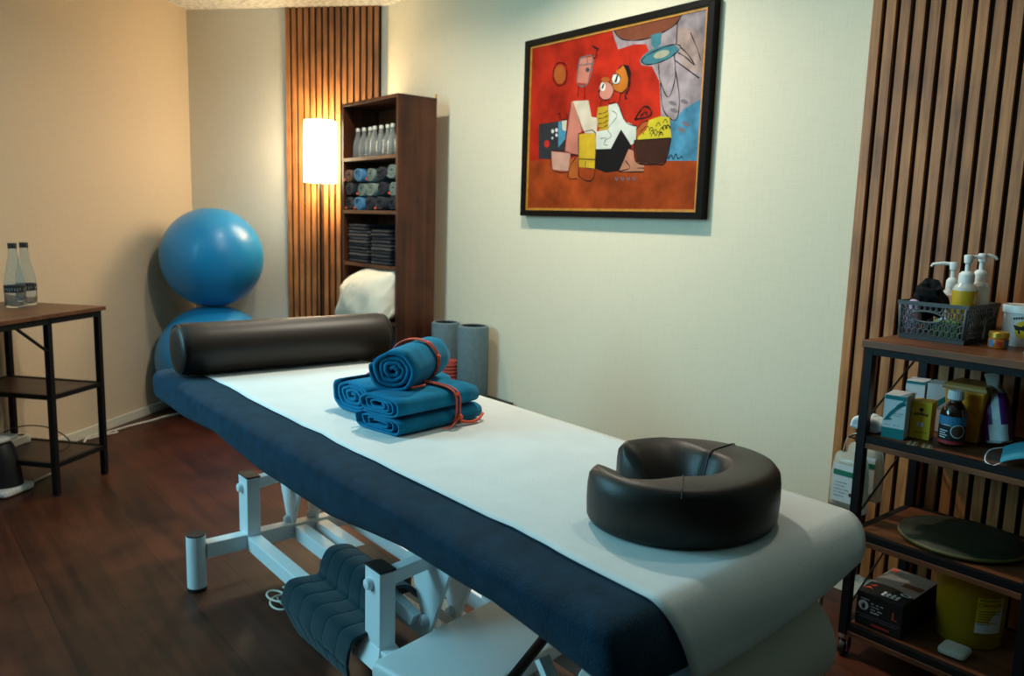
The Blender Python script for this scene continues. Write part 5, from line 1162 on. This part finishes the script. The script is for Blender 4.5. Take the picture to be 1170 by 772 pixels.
# --- second shelf
Z2 = TZ[0] + .001
def carton(label, o, rz, w, d, h, mats, deco, cat='carton', group=None):
    """carton whose front-left foot is at o; front runs to the right"""
    t = thing('carton', label, cat, o, group)
    M = basis(o, (math.sin(rz), -math.cos(rz), 0), (0, 0, 1))        # x right, y up, z towards the viewer
    bm = bmesh.new(); box(bm, (0, .0005, -d), (w, h, 0), M=M); obj('carton_body', bm, mats[0], t, bevel=.0008)
    bm = bmesh.new(); deco(bm, M @ Matrix.Translation((0, 0, .0005)), w, h); obj('carton_print', bm, mats, t, angle=None, recalc=False)
    return t
def teal_deco(bm, M, w, h):
    quad(bm, M, 0, 0, w, h * .24, 1)
    sw = [(w * .02, h * .38), (w * .30, h * .62), (w * .62, h * .78), (w * .98, h * .84), (w * .98, h * .98), (w * .55, h * .93), (w * .20, h * .80), (w * .02, h * .60)]
    face(bm, [M @ V(x, y, .0004) for x, y in sw[:4] + [(w * .60, h * .66), (w * .30, h * .48)]][:6], 1)
    quad(bm, M, w * .02, h * .90, w * .98, h * .995, 1)
    face(bm, [M @ V(x, y, .0004) for x, y in ((w * .5, h * .70), (w * .98, h * .80), (w * .92, h * .92), (w * .6, h * .80))], 1)
    face(bm, [M @ V(x, y, .0004) for x, y in ((w * .08, h * .40), (w * .45, h * .44), (w * .2, h * .50))], 1)
    M2 = M @ Matrix.Translation((0, 0, .0006))
    scrib(bm, M2, w * .46, w * .94, h * .58, h * .028, 2, 1); scrib(bm, M2, w * .5, w * .85, h * .53, h * .02, 2, 2); scrib(bm, M2, w * .12, w * .8, h * .30, h * .02, 2, 5)
CT = [M_LWHITE, M_TEALBOX, M_INKGREY]
carton('white and teal carton standing at the front left of the second trolley shelf', (2.122, .985, Z2), .18, .056, .085, .118, CT, teal_deco)
def back_deco(bm, M, w, h):
    face(bm, [M @ V(x, y, 0) for x, y in ((w * .05, h * .25), (w * .4, h * .62), (w * .95, h * .80), (w * .9, h * .66), (w * .5, h * .50), (w * .3, h * .22))], 1)
    scrib(bm, M, w * .35, w * .95, h * .48, h * .03, 2, 3)
def back_deco2(bm, M, w, h):
    quad(bm, M, 0, h * .94, w, h, 1); scrib(bm, M, w * .1, w * .6, h * .72, h * .04, 2, 4); scrib(bm, M, w * .1, w * .8, h * .52, h * .02, 2, 6)
carton('pale carton with teal rim at the back left of the second trolley shelf', (2.290, 1.006, Z2), .2, .050, .075, .135, CT, back_deco2)
carton('pale carton with a teal swoosh, behind the yellow carton', (2.305, .953, Z2), .2, .056, .075, .135, CT, back_deco)
def yel_deco(bm, M, w, h):
    face(bm, [M @ V(w * .5 + w * .10 * math.cos(a), h * .80 + h * .05 * math.sin(a), 0) for a in [2 * PI * i / 14 for i in range(14)]], 1)
    for k in range(9): quad(bm, M, w * (.16 + .078 * k), h * .655 - abs(k - 4) * h * .006, w * (.16 + .078 * k + .055), h * .72 - abs(k - 4) * h * .004 * (1 + k % 2), 1)
    for x in (.40, .60): face(bm, [M @ V(w * x + w * .07 * math.cos(a), h * .40 + h * .07 * math.sin(a), 0) for a in [2 * PI * i / 12 for i in range(12)]], 2)
    scrib(bm, M, w * .15, w * .85, h * .18, h * .03, 1, 8)
carton('yellow carton with dark lettering beside the brown bottle', (2.178, .936, Z2), .2, .050, .062, .102, [M_YELLOWBOX, M_INK, M_LWHITE], yel_deco)
# yellow sharps bin
sb = thing('sharps_bin', 'orange-yellow square sharps bin behind the brown bottle', 'bin', (2.31, .835, Z2))
def sq(x0, x1, y0, y1, z): return [V(x0, y0, z), V(x1, y0, z), V(x1, y1, z), V(x0, y1, z)]
bm = bmesh.new(); loft(bm, [sq(2.258, 2.345, .795, .877, Z2 + .0005), sq(2.250, 2.353, .784, .886, Z2 + .143)]); obj('bin_body', bm, M_YELLOWBIN, sb, bevel=.006)
bm = bmesh.new(); loft(bm, [sq(2.245, 2.358, .779, .891, Z2 + .140), sq(2.245, 2.358, .779, .891, Z2 + .150), sq(2.252, 2.351, .786, .884, Z2 + .158)]); obj('bin_lid', bm, M_CLEARLID, sb, bevel=.003)
# brown bottle
bb = thing('medicine_bottle', 'brown glass bottle with white cap on the second trolley shelf', 'bottle', (2.205, .838, Z2))
BC = V(2.205, .838, Z2)
bm = bmesh.new(); lathe(bm, [(.0, .0005), (.0295, .0005), (.032, .004), (.032, .082), (.029, .096), (.019, .112), (.015, .118), (.015, .124)], 36, Matrix.Translation(BC)); obj('bottle_body', bm, M_BROWNGLASS, bb, angle=None)
bm = bmesh.new(); prof = [(.0, .146), (.0165, .146), (.0185, .143), (.019, .123), (.016, .121), (.0, .121)]; lathe(bm, prof, 30, Matrix.Translation(BC))
for k in range(24):
    a = k * 2 * PI / 24; cyl(bm, BC + V(.0188 * math.cos(a), .0188 * math.sin(a), .124), BC + V(.0184 * math.cos(a), .0184 * math.sin(a), .143), .0008, seg=5)
obj('bottle_cap', bm, M_LWHITE, bb)
bm = bmesh.new(); h0, h1, h2 = [wrap(BC, .032, .032, .08, d) for d in (.0005, .0009, .0013)]
def wrect(f, x0, y0, x1, y1, mi):
    n = 10
    for i in range(n):
        a, b = x0 + (x1 - x0) * i / n, x0 + (x1 - x0) * (i + 1) / n
        bm.faces.new([bm.verts.new(f(*p)) for p in ((a, y0), (b, y0), (b, y1), (a, y1))]).material_index = mi
wrect(h0, -.045, .006, .045, .080, 0); wrect(h1, -.045, .056, .045, .080, 1); wrect(h1, -.045, .007, .034, .015, 2)
wpoly(bm, h1, [(.016 + .018 * math.cos(a), .042 + .018 * math.sin(a)) for a in [2 * PI * i / 22 for i in range(22)]], 3)
wpoly(bm, h2, [(.016 + .0155 * math.cos(a), .042 + .0155 * math.sin(a)) for a in [2 * PI * i / 22 for i in range(22)]], 4)
for k in range(4): wrect(h2, -.030, .022 + .006 * k, -.012 + .004 * (k % 2), .0245 + .006 * k, 3)
wpoly(bm, h2, [(-.030, .056), (-.010, .058), (.004, .054), (-.010, .0555)], 3)
obj('bottle_label', bm, [M_INK, M_LBLUE, M_LRED, M_LWHITE, M_BROWNTOWEL], bb, angle=None, recalc=False)
# purple and clear pack leaning back
pk = thing('cotton_pack', 'purple and clear pack of white cotton leaning on the second trolley shelf', 'pack', (2.29, .765, Z2))
KM = Matrix.Translation((2.285, .748, Z2)) @ Matrix.Rotation(-.24, 4, 'X') @ Matrix.Rotation(.12, 4, 'Y')
def packring(z, wd, th): return [KM @ V(math.copysign(abs(math.cos(a)) ** .7, math.cos(a)) * th, math.copysign(abs(math.sin(a)) ** .7, math.sin(a)) * wd, z) for a in [2 * PI * i / 28 for i in range(28)]]
bm = bmesh.new(); loft(bm, [packring(*q) for q in ((.012, .026, .022), (.018, .032, .028), (.06, .034, .030), (.11, .033, .028), (.142, .028, .020), (.160, .014, .010), (.195, .020, .003))])
bmesh.ops.subdivide_edges(bm, edges=bm.edges[:], cuts=1)
for v in bm.verts: v.co += V(1, 1, .5) * .0022 * noise.noise(v.co * 60)
for f in bm.faces:
    q = KM.inverted() @ f.calc_center_median()
    strip = .0085 * (1 + max(0, (.07 - q.z) / .05) * 2.4)
    f.material_index = 0 if (q.z < .150 and q.z > .02 and not (q.x < .004 and abs(q.y + .008) < strip)) else (2 if q.z > .150 else 1)
obj('pack_wrap', bm, [M_PURPLE, M_COTTON, M_POUCH], pk, angle=.5)
# blue face mask with ear loops
mk = thing('face_mask', 'pale blue face mask lying on the second trolley shelf', 'face mask', (2.15, .66, Z2))
MM = Matrix.Translation((2.165, .628, Z2 + .018)) @ Matrix.Rotation(-.25, 4, 'Y') @ Matrix.Rotation(.25, 4, 'Z')
bm = bmesh.new(); rows = []
for i in range(13):
    row = []
    for j in range(13):
        x = -.045 + .09 * i / 12; y = -.07 + .14 * j / 12
        row.append(MM @ V(x, y, .036 * (1 - (y / .075) ** 2) * (1 - (x / .05) ** 2 * .4) + .0012 * (i % 3)))
    rows.append(row)
loft(bm, rows, close=False, caps=False); obj('mask_pleats', bm, M_MASK, mk, angle=None, solid=.001)
for s in (1, -1):
    bm = bmesh.new(); tube(bm, [MM @ p for p in smooth_path([V(-.043, .068 * s, .002), V(-.055, .085 * s, -.001), V(-.03, .105 * s * .98, -.001), V(.02, .098 * s, .002), V(.043, .068 * s, .002)], 6)], .0016, 7); obj('ear_loop', bm, M_LWHITE, mk)
for i, (x, y, rz, l) in enumerate(((2.118, .898, .3, 'flat olive blister strip at the front of the second trolley shelf, left one'), (2.122, .862, .35, 'flat olive blister strip at the front of the second trolley shelf, right one'))):
    bm = bmesh.new(); M = at((x, y, Z2 + .0006), rz); box(bm, (-.022, -.013, 0), (.022, .013, .0012), M=M)
    for a in range(4):
        for b in range(2): lathe(bm, [(.004, .0012), (.0032, .003), (.0, .0034)], 10, M @ Matrix.Translation((-.0155 + .0105 * a, -.006 + .012 * b, 0)))
    tag(obj('blister_strip', bm, mat('strip_olive%d' % i, (.13, .12, .075), .35), loc=(x, y, Z2)), l, 'tablets', 'blister strips on the second trolley shelf')
bm = bmesh.new(); rbox(bm, (2.115, .992, Z2 + .0005), (2.185, 1.075, Z2 + .045), (.02, .02, .016), (5, 5, 3), warp=lambda p: p + V(.010 * noise.noise(p * 34), .008 * noise.noise(p * 30), 0 if p.z < Z2 + .01 else .007 * noise.noise(p * 33) - .25 * max(0, p.y - 1.045)))
tag(obj('tissue', bm, M_LWHITE, loc=(2.15, 1.03, Z2), angle=None), 'crumpled white tissue beside the teal carton at the shelf end', 'tissue')
# clear pouches hanging off the trolley's end
def pouch(label, o, rz, w, h, d, lab):
    t = thing('clear_pouch', label, 'pouch', o, 'clear pouches hanging at the trolley end')
    M = Matrix.Translation(o) @ Matrix.Rotation(rz, 4, 'Z')
    def wq(p):
        u = p.y / (w / 2); v = (p.z + h / 2) / (h / 2); k = max(.12, (1 - abs(u) ** 4)) * max(.10, 1 - abs(v) ** 5)
        return V(p.x * k * (1 - .15 * v), p.y * (1 - .18 * max(0, v) ** 2), p.z) + V(.002 * noise.noise(p * 40), .002 * noise.noise(p * 30), 0)
    bm = bmesh.new(); rbox(bm, (-d / 2, -w / 2, -h), (d / 2, w / 2, 0), (d * .42, .02, .02), (3, 10, 12), warp=wq); bm.transform(M); obj('pouch_body', bm, M_POUCH, t, angle=None)
    bm = bmesh.new(); N = M @ basis((-d / 2 - .003, w * .33, -h * .82), (0, -1, 0), (0, 0, 1)); lw, lh = w * .66, h * .64
    quad(bm, N, 0, 0, lw, lh, 0); N2 = N @ Matrix.Translation((0, 0, .0006)); quad(bm, N2, 0, lh * .70, lw, lh * .84, 1)
    for k in range(5): scrib(bm, N2, lw * .06, lw * (.5 + .08 * (k % 3)), lh * (.14 + .09 * k), lh * .03, 2, k)
    face(bm, [N2 @ V(lw * .75 + .007 * math.cos(a), lh * .24 + .006 * math.sin(a), 0) for a in [2 * PI * i / 12 for i in range(12)]], 3)
    obj('pouch_label', bm, [M_LWHITE, M_LGREEN, M_INKGREY, M_BROWNTOWEL], t, angle=None, recalc=False)
    bm = bmesh.new(); tube(bm, [M @ p for p in smooth_path([V(0, w * .25, -.01), V(0, w * .16, .04), V(.004, -.01, .062), V(0, -w * .18, .04), V(0, -w * .25, -.01)], 6)], .0018, 7); obj('hanging_loop', bm, M_POUCH, t)
pouch('clear pouch with green banded label hanging at the trolley end, front one', (2.185, 1.092, .560), .0, .115, .175, .042, 1)
pouch('clear pouch with green banded label hanging at the trolley end, rear one', (2.262, 1.090, .575), .12, .115, .170, .042, 1)
bm = bmesh.new(); tube(bm, [V(2.165, 1.040, .612), V(2.165, 1.095, .612), V(2.30, 1.095, .626), V(2.30, 1.040, .626)], .0025, 8); obj('hook_rail', bm, M_BLACKMETAL, tr)

# --- third and fourth shelf
bm = bmesh.new(); DCn = V(2.262, .806, TZ[1] + .001)
lathe(bm, [(.0, .001), (.13, .001), (.150, .004, 1), (.157, .010, 1), (.154, .016, 0), (.12, .026), (.07, .030), (.0, .031)], 56, Matrix.Translation(DCn))
for v in bm.verts: v.co.z += .0012 * noise.noise(v.co * 45) if v.co.z > TZ[1] + .015 else 0
tag(obj('balance_disc', bm, [M_OLIVE, M_OLIVERIM], loc=tuple(DCn), angle=None), 'dark olive round disc lying flat on the third trolley shelf', 'disc')
Z4 = TZ[2] + .001
gb = thing('glove_box', 'black disposable glove box with orange L on the lowest trolley shelf', 'box', (2.24, .95, Z4))
GM = basis((2.118, 1.006, Z4), (.03, -1, 0), (0, 0, 1)); gw, gh, gd = .128, .098, .235
bm = bmesh.new(); box(bm, (0, .0005, -gd), (gw, gh, 0), M=GM); obj('box_body', bm, M_CARTBLACK, gb, bevel=.002)
bm = bmesh.new()
F = GM @ Matrix.Translation((0, 0, .0005)); T = GM @ basis((0, gh + .0005, 0), (1, 0, 0), (0, 0, -1))
quad(bm, F, .004, gh * .34, gw - .004, gh * .35, 5); scrib(bm, F, .01, gw * .9, gh * .27, .0022, 5, 3)
ring = [F @ V(.021 + .014 * math.cos(a), gh * .62 + .014 * math.sin(a), 0) for a in [2 * PI * i / 28 for i in range(28)]]; face(bm, ring, 1)
F2 = F @ Matrix.Translation((0, 0, .0004))
hand = [(-.003, -.011), (.004, -.011), (.006, -.003), (.005, .006), (.003, .007), (.0025, .001), (.002, .009), (0, .009), (-.0005, .001), (-.002, .008), (-.004, .007), (-.0035, -.001), (-.006, .002), (-.007, .001)]
face(bm, [F2 @ V(.021 + x, gh * .62 + y, 0) for x, y in hand], 0)
for k, wd in enumerate((.034, .026, .032, .028)): scrib(bm, F, .042, .042 + wd, gh * .72 - .0085 * k, .005 if k == 3 else .0036, 1, k + 11)
scrib(bm, F, .012, .036, gh * .80, .0035, 1, 2)
text(bm, 'L', .032, F @ Matrix.Translation((gw * .83, gh * .58, 0)), 2)
text(bm, 'L', .032, F @ Matrix.Translation((gw * .83 + .0012, gh * .58, 0)), 2)
quad(bm, F, gw * .36, gh * .08, gw * .76, gh * .15, 3)
# lid: black front with big faint letters, grey beyond a curved edge, orange marks
cur = [(gw * i / 12, .085 + .028 * math.sin(PI * i / 12) * .6 - .02 * (i / 12)) for i in range(13)]
face(bm, [T @ V(x, y, 0) for x, y in cur] + [T @ V(gw, gd - .002, 0), T @ V(0, gd - .002, 0)], 4)
T2 = T @ Matrix.Translation((0, 0, .0004))
for k in range(4): quad(bm, T2, gw * (.44 + .10 * k), .018, gw * (.44 + .10 * k) + .007, .050 - .004 * (k % 2), 1)
for k in range(2): quad(bm, T2, gw * .44, .018 + .016 * k, gw * .78, .021 + .016 * k, 1)
face(bm, [T2 @ V(gw * .82 + .015 * math.cos(a), .068 + .009 * math.sin(a), 0) for a in [2 * PI * i / 18 for i in range(18)]], 1)
face(bm, [T2 @ V(gw * .82 + .009 * math.cos(a), .068 + .005 * math.sin(a), .0003) for a in [2 * PI * i / 18 for i in range(18)]], 0)
face(bm, [T2 @ V(x, y, 0) for x, y in ((.004, .030), (.014, .050), (.030, .032), (.018, .040))], 2); face(bm, [T2 @ V(x, y, 0) for x, y in ((.010, .058), (.026, .075), (.022, .060))], 2)
quad(bm, T2, .004, gd - .030, .020, gd - .008, 2); quad(bm, T2, gw * .55, .12, gw - .004, .15, 6)
obj('box_print', bm, [M_CARTBLACK, M_LWHITE, M_ORANGE, M_LRED, M_CARTGREY, M_INKGREY, M_BROWNTOWEL], gb, angle=None, recalc=False)
yt = thing('waste_tub', 'round yellow waste tub with DANGER label on the lowest trolley shelf', 'tub', (2.305, .778, Z4))
YC = V(2.305, .778, Z4)
bm = bmesh.new(); lathe(bm, [(.0, .0005), (.078, .0005), (.081, .004), (.088, .195), (.0905, .198), (.0905, .205), (.086, .205), (.084, .195), (.077, .008), (.0, .006)], 48, Matrix.Translation(YC)); obj('tub_body', bm, M_YELLOWTUB, yt)
bm = bmesh.new(); y0_, y1_, y2_ = [wrap(YC, .081, .088, .195, d) for d in (.0007, .0012, .0016)]
wrect(y0_, .018, .050, .086, .150, 0); wrect(y1_, .018, .050, .086, .078, 1); wpoly(bm, y1_, [(.086, .130), (.086, .078), (.050, .084), (.060, .104), (.074, .112)], 1)
nv, nf = len(bm.verts), len(bm.faces); text(bm, 'DANGER', .0145, Matrix.Translation((.050, .130, 0)), 2)
bm.verts.ensure_lookup_table()
for v in bm.verts[nv:]: v.co = y2_(v.co.x, v.co.y)
for k in range(7):
    x = .022
    r = random.Random(k)
    while x < (.076 if k < 3 else .05):
        w_ = r.uniform(.002, .005); wrect(y2_, x, .119 - .0075 * k if k else .142, x + w_, .1215 - .0075 * k if k else .145, 2); x += w_ + .0014
obj('tub_label', bm, [M_LYELLOW, M_LWHITE, M_INK], yt, angle=None, recalc=False)
bm = bmesh.new(); M = at((2.172, .758, Z4), .05); rbox(bm, (-.034, -.034, .0005), (.034, .034, .020), (.014, .014, .006), (4, 4, 1)); bm.transform(M)
tag(obj('soap_block', bm, M_SOAP, loc=(2.172, .758, Z4), angle=None), 'small white rounded block in front of the yellow tub', 'block')

# ------------------------------------------------------------------ light
def area(name, loc, size, power, col, rot=(0, 0, 0), shape='DISK', sy=None, spread=PI):
    l = bpy.data.lights.new(name, 'AREA'); l.shape = shape; l.size = size; l.energy = power; l.color = col; l.spread = spread
    if sy: l.size_y = sy
    o = bpy.data.objects.new(name, l); COL.objects.link(o); o.location = loc; o.rotation_euler = rot; return o
WARM = (1.0, .90, .74)
for i, (x, y, p) in enumerate(((1.72, 3.55, 8), (1.76, 2.30, 20), (1.74, 1.05, 3))):
    area('ceiling_downlight', (x, y, H - .006), .11, p, WARM, spread=PI * .85)
wc = WM @ V(2.15, -.02, 1.68); wn = WM.to_3x3() @ V(0, -1, 0)
o = area('window_daylight', wc, 1.6, 62, (.30, .78, 1.0), shape='RECTANGLE', sy=.95); o.rotation_euler = wn.to_track_quat('-Z', 'Z').to_euler()
w = bpy.data.worlds.new('World'); SC.world = w; w.use_nodes = True; w.node_tree.nodes['Background'].inputs[0].default_value = (.5, .65, .8, 1); w.node_tree.nodes['Background'].inputs[1].default_value = .3

# ------------------------------------------------------------------ camera
f, pitch, roll, ar = 905.6, 0.14713, 0.02906, -0.68724
cr, sr = math.cos(roll), math.sin(roll); a = PI / 2 - pitch
Rz = Matrix(((cr, -sr, 0), (sr, cr, 0), (0, 0, 1))); Rx = Matrix(((1, 0, 0), (0, math.cos(a), -math.sin(a)), (0, math.sin(a), math.cos(a))))
c_, s_ = math.cos(ar), math.sin(ar); W = Matrix(((c_, -s_, 0), (s_, c_, 0), (0, 0, 1)))
cd = bpy.data.cameras.new('Camera'); cam = bpy.data.objects.new('Camera', cd); COL.objects.link(cam)
cam.matrix_world = Matrix.Translation((0, 0, 1.2)) @ (W @ Rx @ Rz).to_4x4()
cd.sensor_width = 36; cd.lens = 36 * f / 1170; cd.clip_start = .05; cd.clip_end = 50
cd.dof.use_dof = True; cd.dof.focus_distance = 1.75; cd.dof.aperture_fstop = 4.5
SC.camera = cam
vs = SC.view_settings; vs.view_transform = 'Standard'; vs.look = 'None'; vs.gamma = 1; vs.exposure = 0.1; vs.use_curve_mapping = False
